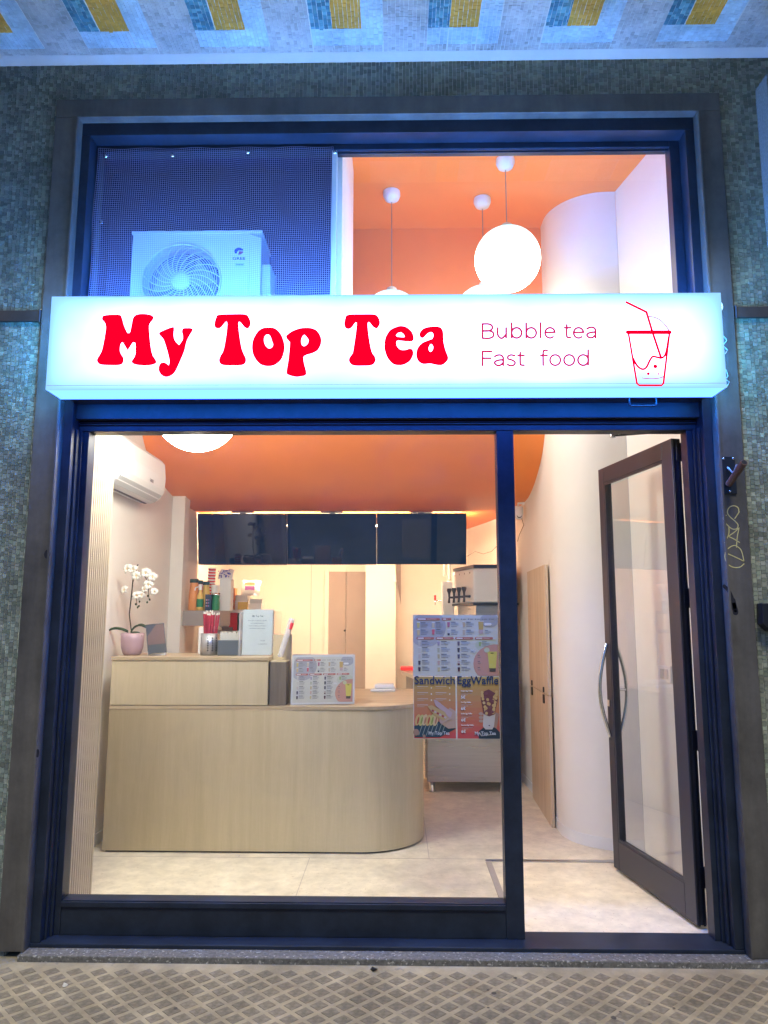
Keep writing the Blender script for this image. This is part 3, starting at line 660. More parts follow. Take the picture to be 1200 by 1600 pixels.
# walls
def wallstrip(name, pts, z0, z1, th, m=None, smooth=True):
    "vertical sheet with thickness to the left of the walking direction"
    n = len(pts); P = [Vector(p) for p in pts]; N = []
    for i in range(n):
        t_ = (P[min(i+1, n-1)]-P[max(i-1, 0)]).normalized(); N.append(Vector((t_.y, -t_.x)))
    vs = []; 
    for q, z in ((0, z0), (0, z1), (1, z0), (1, z1)): vs += [(P[i].x+N[i].x*th*q, P[i].y+N[i].y*th*q, z) for i in range(n)]
    mb = MB(); fs = []
    for i in range(n-1): fs.append((i, i+1, n+i+1, n+i))
    mb.add(vs, fs, smooth); f2 = []
    for i in range(n-1): f2 += [(2*n+i, 3*n+i, 3*n+i+1, 2*n+i+1), (n+i, n+i+1, 3*n+i+1, 3*n+i), (i, 2*n+i, 2*n+i+1, i+1)]
    f2 += [(0, n, 3*n, 2*n), (n-1, 3*n-1, 4*n-1, 2*n-1)]
    mb.add(vs, f2, False)
    me = mb.mesh(name); return mesh_obj(name, me, m or W)
arc = [(1.55-.40*math.sin(a), 1.72-.40*math.cos(a)) for a in [PI/2*k/14 for k in range(15)]]     # from front face round to the side
rw = [(1.845, .035), (1.6, 1.318)]
tag(wallstrip('wall_niche', rw[::-1], FZ, HC, -.1), 'white entrance side wall behind the open door', kind='structure')
curve = [(1.5995, 1.32)] + arc + [(1.16, 2.2), (1.175, 2.8), (1.165, 3.4), (1.10, 3.9), (.99, 4.4), (.84, 5.02)]
tag(wallstrip('wall_right', curve, FZ, HC, .12), 'white right wall with a rounded front corner', kind='structure')
bb = wallstrip('baseboard', [(x-.006*(1 if i > 8 else .4), y-.006*(1 if i < 12 else 0)) for i, (x, y) in enumerate(curve)], FZ, FZ+.075, .005, M['whitep']); tag(bb, 'low white baseboard following the rounded right wall', kind='structure')
tag(box('wall_left', W, -2.12, -2.0, .06, 5.15, FZ, HC, None, 0), 'white left wall', kind='structure')
tag(box('wall_pier', W, -1.999, -1.885, 2.74, 2.90, FZ, 2.75, None, .003), 'white pier stepping out of the left wall', kind='structure')
tag(box('wall_back', W, -2.0, 1.3, 5.02, 5.15, FZ, 2.9, None, 0), 'white back wall', kind='structure')
tag(box('baseboard', M['whitep'], -1.999, -1.988, .5, 2.735, FZ, FZ+.075, None, .002), 'baseboard along the left wall', kind='structure')
# ceilings
tag(box('ceiling', M['orange'], -2.12, 1.9, .035, 1.93, HC, HC+.1, None, 0), 'high orange ceiling of the front part', kind='structure')
prof = catmull([(1.82, 3.15), (1.90, 2.97), (2.08, 2.82), (2.4, 2.695), (2.8, 2.62), (3.3, 2.60)], False, 5)
prof = [Vector((1.82, HC-.001)), Vector((1.82, 3.4))] + prof + [Vector((5.02, 2.60))]
vs = []; n = len(prof)
for x in (-1.9995, 1.72): vs += [(x, p.x, p.y) for p in prof]
mb = MB(); mb.add(vs, [(i, i+1, n+i+1, n+i) for i in range(n-1)], True)
mb.add([(x, p.x+.05, p.y+.05) for x in (-1.9995, 1.72) for p in prof], [(i, n+i, n+i+1, i+1) for i in range(n-1)])
me = mb.mesh('ceiling_cove'); tag(mesh_obj('ceiling_cove', me, M['orange']), 'orange fascia curving down into the lower orange ceiling', kind='structure')
# warm strip behind the screens
tag(box('glow_strip', M['cove_led'], -1.86, .68, 3.66, 3.70, 2.47, 2.485, None, .001), 'warm LED strip running along the top back of the three screens', 'led strip')
# roof over everything (keeps the night sky out)
tag(box('roof_slab', M['dark'], -3.4, 3.4, .02, 5.4, 4.80, 4.95, None, 0), 'dark slab above the shop', kind='structure')
# ---------------------------------------------------------------- outdoor unit compartment behind the net
tag(box('compartment_wall', M['dark'], -1.995, -.33, 1.0, 1.04, 2.9, HC-.002, None, 0), 'dark back wall of the compartment behind the net', kind='structure')
tag(box('compartment_side_wall', W, -.329, -.30, .055, 1.04, 2.9, HC-.002, None, 0), 'pale partition between the net compartment and the shop', kind='structure')
tag(box('compartment_side_panel', M['dark'], -.340, -.330, .055, .999, 2.9, HC-.002, None, 0), 'dark inner face of the compartment partition', kind='structure')
tag(box('compartment_ceiling', M['dark'], -1.995, -.341, .055, .999, HC-.03, HC-.003, None, 0), 'dark compartment ceiling', kind='structure')
tag(box('compartment_left_panel', M['dark'], -1.999, -1.98, .06, .999, 2.951, HC-.031, None, 0), 'dark compartment left side', kind='structure')
tag(box('compartment_floor', W, -1.995, -.30, .055, 1.04, 2.85, 2.899, None, 0), 'floor of the compartment behind the net', kind='structure')
u0 = thing('outdoor_unit', (-1.18, .35, 3.24), 'pale air conditioner outdoor unit with round fan grille behind the net', 'air conditioner')
UX0, UX1, UZ0, UZ1, UY = -1.565, -.80, 3.24, 3.808, .35
tag(box('unit_shelf', M['steel_d'], -1.9, -.5, .1, .95, 2.90, 3.238, None, .003), 'grey platform carrying the outdoor unit', 'platform')
gp = M['unit']
fc = at(283, 440, UY); R_ = .228
mb = MB()   # front with a round hole
ns = 48; ring = [(fc.x+R_*math.cos(2*PI*k/ns), fc.z+R_*math.sin(2*PI*k/ns)) for k in range(ns)]
def sq(a):
    c, s = math.cos(a), math.sin(a); k = []
    if c: k.append(((UX1 if c > 0 else UX0)-fc.x)/c)
    if s: k.append(((UZ1 if s > 0 else UZ0)-fc.z)/s)
    r = min(q for q in k if q > 0); return (fc.x+r*c, fc.z+r*s)
out = [sq(2*PI*k/ns) for k in range(ns)]
vs = [(x, UY, z) for x, z in ring] + [(x, UY, z) for x, z in out] + [(x, UY+.06, z) for x, z in ring]
mb.add(vs, [(k, (k+1) % ns, ns+(k+1) % ns, ns+k) for k in range(ns)] + [(k, 2*ns+k, 2*ns+(k+1) % ns, (k+1) % ns) for k in range(ns)])
mb.box(UX0, UX1, UY+.28, UY+.285, UZ0, UZ1).box(UX0, UX0+.004, UY+.001, UY+.28, UZ0, UZ1).box(UX1-.004, UX1, UY+.001, UY+.28, UZ0, UZ1).box(UX0-.006, UX1+.006, UY-.008, UY+.285, UZ1, UZ1+.018).box(UX0+.004, UX1-.004, UY+.001, UY+.28, UZ0, UZ0+.004)
mb.build('casing', gp, u0, .003)
MB().lathe((fc.x, UY+.1, fc.z), [(.001,0),(R_-.001,0)], 32, Matrix.Rotation(PI/2, 4, 'X')).build('fan_well', M['black'], u0)
mb = MB()
for k in range(3):
    a = 2*PI*k/3; mb.add([(fc.x+.05*math.cos(a), UY+.07, fc.z+.05*math.sin(a)), (fc.x+.2*math.cos(a+.1), UY+.055, fc.z+.2*math.sin(a+.1)), (fc.x+.2*math.cos(a+1.2), UY+.085, fc.z+.2*math.sin(a+1.2)), (fc.x+.05*math.cos(a+1.0), UY+.085, fc.z+.05*math.sin(a+1.0))], [(0,1,2,3)])
mb.build('fan_blade', M['steel_d'], u0)
mb = MB()
for r in [.062+.0125*i for i in range(13)]:
    mb.tube([(fc.x+r*math.cos(2*PI*k/40), UY-.012*(1-(r/.23)**2)-.004, fc.z+r*math.sin(2*PI*k/40)) for k in range(41)], .0022, 4, False)
for k in range(22):
    mb.tube([(fc.x+r*math.cos(a), UY-.014*(1-(r/.23)**2)-.005, fc.z+r*math.sin(a)) for r, a in [(.05+.18*j/8, 2*PI*k/22 - .75*(j/8)**1.0) for j in range(9)]], .0032, 5, False)
o = mb.build('fan_grille', gp, u0); tag(o, kind='stuff')
MB().lathe((fc.x, UY-.008, fc.z), [(.056,.0),(.054,.012),(.03,.018),(.001,.018)], 28, Matrix.Rotation(PI/2, 4, 'X')).build('grille_hub', gp, u0)
MB().tube([(fc.x+(R_+.006)*math.cos(2*PI*k/48), UY-.003, fc.z+(R_+.006)*math.sin(2*PI*k/48)) for k in range(49)], .006, 6, False).build('grille_ring', gp, u0)
a, b = at(358, 380, UY), at(391, 380, UY)
box('badge_panel', gp, a.x, b.x, UY-.004, UY-.0005, UZ0+.03, a.z, u0, .002)
bfr = Fr((0, UY-.005, 0), (1,0,0), (0,0,1)); pc = at(373.5, 393, UY)
P_ = Print(bfr); rr = .027
P_.poly([(pc.x+rr*1.0*math.cos(t), pc.z+rr*.8*math.sin(t)) for t in [math.radians(q) for q in range(10, 241, 15)]] + [(pc.x-.004, pc.z+.004)], (.01,.03,.5), 1)
P_.build('badge_emblem', u0); P_ = Print(bfr)
P_.poly([(pc.x+rr*math.cos(t), pc.z-.001+rr*.8*math.sin(t)) for t in [math.radians(q) for q in range(-100, 1, 12)]] + [(pc.x+.002, pc.z-.001)], (.35,.04,.06), 1)
P_.build('badge_emblem', u0); P_ = Print(bfr)
q = at(375, 414, UY); P_.rect(q.x-.028, q.x+.026, q.z-.012, q.z+.012, (.5,.62,.66), 1)
P_.build('badge_sticker', u0)
q = at(373.5, 405, UY); text('badge_lettering', 'GREE', .026, bfr, M['navy'], u0, q.x, q.z-.007, .0008, 'CENTER', .0003, 1.25, .0006)
q = at(375, 414, UY); text('badge_lettering', 'Inverter', .014, bfr, M['navy'], u0, q.x, q.z-.004, .0014, 'CENTER', .0003, 1., .0, .3)
a = at(412, 400, UY)
MB().prism([(UX1+.001, UY+.04),(UX1+.05, UY+.05),(UX1+.055, UY+.2),(UX1+.001, UY+.24)], UZ0+.14, UZ0+.40).build('valve_cover', gp, u0, .006)
MB().tube([(UX1+.03, UY+.06, UZ0+.14),(UX1+.035, UY+.06, UZ0+.05),(UX1+.03, UY+.1, UZ0-.3)], .008, 8).build('refrigerant_pipe', gp, u0)
# ---------------------------------------------------------------- net
nt_ = thing('wire_net', (-.97, -.03, 3.2), 'fine pale wire net stretched over the upper left window opening', 'net')
NX0, NX1, NZ0, NZ1 = -1.636, -.345, 3.03, 4.098
def nety(x, z): return -.036 + .010*math.sin(x*5+1)*math.sin((z-NZ0)*2.9)
def netz(x, z): return z + .007*math.sin(x*9+z*2)*math.sin(PI*min(max((z-NZ0)/(NZ1-NZ0), 0), 1)) + .004*math.sin(x*23+z*5)
def netx(x, z): return x + .004*math.sin(z*11+x*3)
V = []; Fs = []
def ribbon(pts, vert):
    n = len(V)//1; r = .0007
    for p in pts:
        if vert: V.extend([(p[0]-r, p[1], p[2]), (p[0]+r, p[1], p[2]), (p[0], p[1]+r*1.6, p[2])])
        else: V.extend([(p[0], p[1], p[2]-r), (p[0], p[1], p[2]+r), (p[0], p[1]+r*1.6, p[2])])
    for i in range(len(pts)-1):
        for k in range(3): Fs.append((n+3*i+k, n+3*i+(k+1) % 3, n+3*i+3+(k+1) % 3, n+3*i+3+k))
NW = int((NX1-NX0)/.0112); NH = int((NZ1-NZ0)/.0118)
for i in range(NW+1):
    x = NX0 + (NX1-NX0)*i/NW; ribbon([(netx(x, z), nety(x, z), netz(x, z)) for z in [NZ0+(NZ1-NZ0)*j/28 for j in range(29)]], True)
for j in range(NH+1):
    z = NZ0 + (NZ1-NZ0)*j/NH; ribbon([(netx(x, z), nety(x, z)-.001, netz(x, z)) for x in [NX0+(NX1-NX0)*i/44 for i in range(45)]], False)
me = bpy.data.meshes.new('net_wires'); me.from_pydata(V, [], Fs); tag(mesh_obj('net_wires', me, M['wire'], nt_), kind='stuff')
for x, y in ((165,243),(269,242),(387,237),(523,237),(157,347)):
    p = at(x, y, -.04); MB().lathe((p.x, -.038, p.z), [(.001,.008),(.004,.008),(.011,.003),(.012,0)], 14, Matrix.Rotation(PI/2, 4, 'X')).build('net_screw', M['chrome'], nt_)
# ---------------------------------------------------------------- globes
def globe(x, y, z, r, ztop, label, gm='globe'):
    t = thing('pendant_lamp', (x, y, z), label, 'pendant lamp', 'opal globe lamps hanging from the orange ceiling')
    me = bpy.data.meshes.new('globe'); bm = bmesh.new(); bmesh.ops.create_uvsphere(bm, u_segments=40, v_segments=24, radius=r); bm.to_mesh(me); bm.free()
    o = mesh_obj('globe', me, M[gm], t, False, True)
    MB().lathe((x, y, z+r-.004), [(.035,0),(.035,.03),(.012,.045)], 16).build('globe_cap', M['whitep'], t)
    MB().tube([(x, y, z+r+.03), (x, y, ztop-.05)], .003, 6).build('cord', M['steel_d'], t)
    MB().lathe((x, y, ztop), [(.062,-.001),(.064,-.03),(.05,-.062),(.02,-.078),(.001,-.08)], 20).build('ceiling_rose', M['whitep'], t)
p = at(793, 405, .92); globe(p.x, .92, p.z, .218, HC, 'globe lamp seen whole above the sign, nearest the upper glass')
p = at(612, 455, 1.28); globe(p.x, 1.30, p.z-.215, .218, HC, 'globe lamp under the left ceiling rose, mostly hidden by the sign')
p = at(757, 445, 1.36); globe(p.x, 1.40, p.z-.215, .218, HC, 'globe lamp just behind and left of the fully visible globe')
p = at(305, 636, .3); globe(p.x, .34, p.z, .245, 2.85, 'globe lamp peeking down at the top left of the lower window', 'globe_low')
# ---------------------------------------------------------------- slatted panel
sp = thing('slatted_panel', (-1.8, .25, FZ), 'light oak vertical slatted panel at the left just inside the window', 'slatted panel')
box('backing_board', M['slatgap'], -1.90, -1.664, .062, .45, FZ, 2.84, sp, 0)
box('end_board', M['slat'], -1.90, -1.648, .4515, .468, FZ, 2.84, sp, .002)
k = 0; y = .068; sl0 = None
while y < .44:
    if sl0 is None: sl0 = MB().box(-1.6635, -1.645, y, y+.0150, FZ, 2.84).build('slat', M['slat'], sp, .0015); y0_ = y
    else:
        o = sl0.copy(); COL.objects.link(o); o.location = (0, y-y0_, 0); o.rotation_euler.z = 0
    y += .0268
# ---------------------------------------------------------------- counter
ct_ = thing('counter', (-.85, 1.8, FZ), 'pale oak service counter with a raised left part and rounded right end', 'counter')
CY = 1.235; CL = -1.895
MB().box(CL, -.852, CY, CY+.52, .9845, 1.272).build('high_upper_front', M['wood'], ct_, .002)
MB().box(CL-.004, -.848, CY-.006, CY+.55, 1.2735, 1.296).build('high_top', M['wood_h'], ct_, .002)
RC = .42; xr = .185
arc2 = [(xr-RC+RC*math.sin(a), CY+RC-RC*math.cos(a)) for a in [PI/2*k/16 for k in range(17)]]
body = [(-.8505, CY)] + arc2 + [(xr, 2.40), (xr-.03, 2.40)] + [(xr-.03, CY+RC), (-.8505, CY+RC)]
mb = MB(); pol = [(CL, CY+.5), (CL, CY)] + arc2 + [(xr, 2.44), (-.8505, 2.44)]
n = len(pol); vs = [(p[0], p[1], FZ+.012) for p in pol] + [(p[0], p[1], .955) for p in pol]
mb.add(vs, [(i, i+1, n+i+1, n+i) for i in range(n-1)], True); mb.build('low_front', M['wood'], ct_)
mb = MB(); mb.prism([(CL, CY+.5), (CL, CY-.003), (-.851, CY-.003)] + [(xr-RC+(RC+.006)*math.sin(a), CY+RC-(RC+.006)*math.cos(a)) for a in [PI/2*k/16 for k in range(17)]] + [(xr+.006, 2.46), (-.851, 2.46)], .9565, .980)
mb.build('low_top', M['wood_h'], ct_, .002)
mb = MB(); mb.prism([(-1.88, CY+.02)] + [(xr-RC+(RC-.02)*math.sin(a), CY+RC-(RC-.02)*math.cos(a)) for a in [PI/2*k/12 for k in range(13)]] + [(xr-.02, 2.4), (-1.88, 2.4)], FZ, FZ+.0115); mb.build('plinth', M['black'], ct_)
HT = 1.2965; LT = .9805
# ---------------------------------------------------------------- orchid
pot = thing('potted_orchid', (-1.84, 1.45, HT), 'white orchid in a lilac pot at the left end of the counter', 'potted plant')
px_, py_ = -1.84, 1.45
MB().lathe((px_, py_, HT), [(.001,.0),(.05,.0),(.062,.012),(.074,.05),(.078,.1),(.079,.15),(.074,.151),(.07,.12),(.001,.118)], 28).build('pot', M['lilac'], pot)
st = [at(x, y, 1.45) for x, y in ((203,990),(202,960),(205,935),(208,905),(211,888),(216,882))]
MB().tube([(px_, py_, HT+.1)] + [tuple(p) for p in st[1:]], .0045, 7).build('stem', M['stem'], pot)
b1 = [at(x, y, 1.45) for x, y in ((211,890),(222,895),(229,905),(232,920),(233,938))]; MB().tube([tuple(p) for p in b1], .0026, 6).build('stem', M['stem'], pot)
b2 = [at(x, y, 1.45) for x, y in ((204,935),(210,928),(213,936),(214,946))]; MB().tube([tuple(p) for p in b2], .0024, 6).build('stem', M['stem'], pot)
for L, wd, dy in (([(200,988),(190,984),(178,983),(165,989)], .032, -.02), ([(204,988),(210,980),(218,977),(230,982)], .05, .03), ([(204,990),(215,990),(224,994)], .035, -.03)):
    c = catmull([(lambda q: (q.x, q.z))(at(x, y, 1.45)) for x, y in L], False, 4); mb = MB(); m_ = len(c); vs = []
    for i, p in enumerate(c):
        h = wd/2*math.sin(PI*min(1, (i+.6)/m_))**.7; vs += [(p.x, 1.45+dy*i/m_-h, p.y+.005), (p.x, 1.45+dy*i/m_, p.y-.004), (p.x, 1.45+dy*i/m_+h, p.y+.012)]
    mb.add(vs, [(3*i+q, 3*i+q+1, 3*i+q+4, 3*i+q+3) for i in range(m_-1) for q in (0, 1)], True)
    o = mb.build('leaf', M['leaf'], pot); s_m = o.modifiers.new('s', 'SOLIDIFY'); s_m.thickness = .003
def flower(x, y, r, ang, name='flower'):
    r *= 1.2
    c = at(x, y, 1.43); n_ = Vector((math.sin(ang)*.6, -1, .1)).normalized(); ex = n_.cross(Vector((0,0,1))).normalized(); ey = ex.cross(n_)
    mb = MB()
    for k, (a, l, wd) in enumerate(((90, 1, .55), (30, 1.05, .8), (150, 1.05, .8), (230, .95, .5), (310, .95, .5))):
        a = math.radians(a)+ang*.4; d = ex*math.cos(a)+ey*math.sin(a); s_ = n_.cross(d); vs = [c]
        L_ = 5
        for i in range(1, L_+1):
            f_ = i/L_; h = wd*r*math.sin(PI*min(.97, f_*.93)) * .62; q = c + d*(r*l*f_) + n_*(.006+.012*f_*(1-f_)*4 - .008*f_)
            vs += [q-s_*h, q+s_*h]
        mb.add(vs, [(0, 1, 2)] + [(2*i-1, 2*i+1, 2*i+2, 2*i) for i in range(1, L_)], True)
    o = mb.build(name, M['petal'], pot); md = o.modifiers.new('s', 'SOLIDIFY'); md.thickness = .0015
    me = bpy.data.meshes.new('throat'); bm = bmesh.new(); bmesh.ops.create_icosphere(bm, subdivisions=1, radius=r*.13); bmesh.ops.translate(bm, vec=c+n_*.012, verts=bm.verts); bm.to_mesh(me); bm.free()
    me.transform(Matrix.Translation(-Vector(pot.location))); t_ = bpy.data.objects.new('throat', me); me.materials.append(M['petaly']); link(t_, o)
for x, y, r, a in ((200,889,.034,-.5),(213,900,.034,.3),(209,890,.028,-.2),(228,896,.036,.2),(238,902,.032,.6),(232,914,.034,.3),(227,921,.028,-.4),(195,922,.028,-.6),(214,931,.030,.1),(221,930,.027,.4),(241,925,.026,.7)): flower(x, y, r, a)
for x, y in ((231,931),(234,937),(230,941),(218,940),(212,944),(215,949),(217,947)):
    c = at(x, y, 1.44); me = bpy.data.meshes.new('bud'); bm = bmesh.new(); bmesh.ops.create_icosphere(bm, subdivisions=2, radius=.0065); bmesh.ops.scale(bm, vec=(1,1,1.3), verts=bm.verts); bmesh.ops.translate(bm, vec=c, verts=bm.verts); bm.to_mesh(me); bm.free(); mesh_obj('bud', me, M['bud'], pot, True, True)
# ---------------------------------------------------------------- payment tablet
tb = thing('payment_tablet', (-1.68, 1.46, HT), 'white till tablet with dark screen beside the orchid', 'tablet')
a, b = at(222, 976, 1.42), at(250, 975, 1.42); lo, hi = at(232, 1023, 1.40), at(259, 1020, 1.40)
# tilted slab: screen faces the street
tfr = Fr((lo.x, 1.39, HT+.008), (hi.x-lo.x, .03, .012), (a.x-lo.x+.01, .07, a.z-lo.z))
wt, ht = .125, .218
def slab(fr, w_, h_, d0, d1, name, m, parent, bev=.004):
    mb = MB(); vs = [fr.P(u, v, d) for d in (d0, d1) for u, v in ((0,0),(w_,0),(w_,h_),(0,h_))]
    mb.add(vs, [(0,3,2,1),(4,5,6,7),(0,1,5,4),(1,2,6,5),(2,3,7,6),(3,0,4,7)]); return mb.build(name, m, parent, bev)
slab(tfr, wt, ht, -.018, -.002, 'tablet_body', M['whitep'], tb)
slab(tfr, wt, ht, -.0015, .001, 'screen', M['black'], tb, .001)
P_ = Print(Fr(tfr.P(0,0,.0012), tfr.ex, tfr.ey)); P_.rect(.006, wt-.006, .066, ht-.006, (.012,.015,.035), 1); P_.poly([(.006,.066),(wt-.006,.066),(wt-.006,ht-.006),(.07,ht-.006),(.006,.13)], (.10,.045,.04), 2); P_.rect(.006, wt-.006, .006, .064, (.02,.028,.04), 1); P_.build('screen_picture', tb)
mb = MB(); mb.prism([(tfr.o.x-.012, 1.41), (tfr.o.x+.11, 1.42), (tfr.o.x+.09, 1.53), (tfr.o.x-.01, 1.53)], HT+.0005, HT+.028); mb.build('stand_foot', M['whitep'], tb, .005)
mb = MB(); mb.add([(tfr.o.x+.01, 1.47, HT+.025), (tfr.o.x+.07, 1.47, HT+.025), (tfr.o.x+.06, 1.50, HT+.025), (tfr.o.x+.01, 1.50, HT+.025), (tfr.o.x+.02, 1.475, HT+.13), (tfr.o.x+.07, 1.475, HT+.13)], [(0,1,5,4),(1,2,5),(2,3,4,5),(3,0,4),(0,3,2,1)]); mb.build('stand_neck', M['whitep'], tb, .003)
# ---------------------------------------------------------------- straw holder and straws
hx, hy, hr = -1.308, 1.47, .060
h = thing('straw_holder', (hx, hy, HT), 'perforated steel cylinder holding red wrapped straws on the counter', 'holder')
MB().lathe((hx, hy, HT), [(.001,.001),(hr,.0),(hr,.15),(hr-.002,.15),(hr-.002,.004),(.001,.004)], 32).build('cylinder', M['steel_c'], h)
mb = MB()
for r_ in range(6):
    for k in range(12):
        if k % 4 == 3: continue
        a = 2*PI*k/12*1.0 + .1; c = Vector((hx+(hr+.0004)*math.sin(a), hy-(hr+.0004)*math.cos(a), HT+.035+.0165*r_)); tx = Vector((math.cos(a), math.sin(a), 0)); s_ = .0046
        mb.add([c-tx*s_-Vector((0,0,s_)), c+tx*s_-Vector((0,0,s_)), c+tx*s_+Vector((0,0,s_)), c-tx*s_+Vector((0,0,s_))], [(0,1,2,3)])
o = mb.build('punched_holes', M['black'], h); tag(o, kind='stuff')
for k in range(18):
    a = 2*PI*k/18*2.4; r = .012+.034*((k*7) % 18)/18; x0, y0 = hx+r*math.cos(a)*.8, hy+r*math.sin(a)*.8
    x1, y1 = hx+r*1.35*math.cos(a)+rng.normal(0,.004), hy+r*1.35*math.sin(a); zt = HT+.285+rng.uniform(-.012,.012)
    s = thing('wrapped_straw', (x0, y0, HT+.005), 'red paper wrapped straw standing in the perforated steel cylinder', 'straw', 'red straws in the steel holder')
    MB().tube([(x0,y0,HT+.006),(x1,y1,zt)], .0062, 7).build('straw_sleeve', M['redp'], s)
    MB().tube([(x1,y1,zt+.0005),(x1+rng.normal(0,.006),y1,zt+.016)], .0068, 5, True, .003).build('sleeve_end', M['tissue'], s)
# napkins
nb = thing('napkin_box', (-1.16, 1.47, HT), 'dark slate box filled with paper napkins between straws and notice', 'napkin box')
box('tray', M['slate'], -1.232, -1.078, 1.40, 1.54, HT+.0005, HT+.105, nb, .004)
mb = MB()
for k in range(14): mb.box(-1.222+.01*k, -1.214+.01*k, 1.415, 1.525, HT+.1055, HT+.158+.006*math.sin(k*2.1))
tag(mb.build('napkins', M['tissue'], nb, .001), kind='stuff')
# flat white panel behind the straws
tag(box('white_divider', M['whitep'], -1.42, -1.30, 1.60, 1.605, HT+.0005, HT+.19, None, .002), 'small upright white card behind the straw holder', 'card')
# notice
nfr = Fr((-1.068, 1.41, HT+.004), (1, .05, 0), (0, .10, 1)); nw, nh = .205, .312
no_ = thing('counter_notice', (-.97, 1.42, HT), 'grey white printed notice in an upright acrylic stand on the counter', 'notice')
slab(nfr, nw, nh, -.002, .0, 'paper', M['paper'], no_, 0)
slab(Fr(nfr.P(-.006,-.002), nfr.ex, nfr.ey), nw+.012, nh+.004, .001, .003, 'acrylic_front', M['acrylic'], no_, 0)
for i, (s, v, sz, al, uu) in enumerate((('My Top Tea', .262, .0155, 'CENTER', .10), ('SI AVVISA LA GENTILE CLIENTE', .232, .0092, 'CENTER', .10), ('LA CHE PER PROBLEMI', .214, .0092, 'CENTER', .10), ('TECNICI NON ACCETTIAMO', .196, .0092, 'CENTER', .10), ('PAGAMENTI CON CARTA', .178, .0092, 'CENTER', .10), ('GRAZIE', .095, .0092, 'CENTER', .14), ('LA DIREZIONE', .072, .0092, 'CENTER', .14))):
    text('printed_line', s, sz, nfr, M['slate'], no_, uu, v, .0004, al, .0002, 1., .0003 if i == 0 else 0)
mb = MB(); mb.box(-1.085, -1.070, 1.38, 1.47, HT+.0005, HT+.30); mb.build('acrylic_side', M['clear'], no_)
# wood organiser with lid sleeve
og = thing('wooden_organiser', (-.79, 1.33, LT), 'two tone wooden box organiser beside the raised counter end', 'organiser')
box('lower_box', M['wood_dark'], -.845, -.735, 1.262, 1.40, LT+.0005, 1.262, og, .002)
box('back_board', M['wood'], -.850, -.722, 1.402, 1.416, LT+.0005, 1.442, og, .002)
box('shelf_board', M['wood'], -.845, -.735, 1.262, 1.40, 1.2625, 1.27, og, .002)
lid = thing('lid_sleeve', (-.78, 1.35, 1.27), 'clear tilted sleeve of stacked cup lids in the wooden organiser', 'lid sleeve')
p0, p1 = at(437, 1026, 1.33), at(456, 966, 1.37); p0.z = max(p0.z, 1.285)
MB().tube([tuple(p0), tuple(p1)], .021, 14).build('plastic_sleeve', M['clear'], lid)
d = (p1-p0); dn = d.normalized(); mb = MB()
for k in range(16):
    q = p0 + d*(.04+.06*k); mb.tube([tuple(q), tuple(q+dn*.006)], .0185, 12)
tag(mb.build('lid', M['foil'] if False else M['whitep'], lid), kind='stuff')
MB().tube([tuple(p1-d*.28+Vector((.012,-.012,0))), tuple(p1-d*.12+Vector((.012,-.012,0)))], .0125, 10).build('red_label', M['redb'], lid)

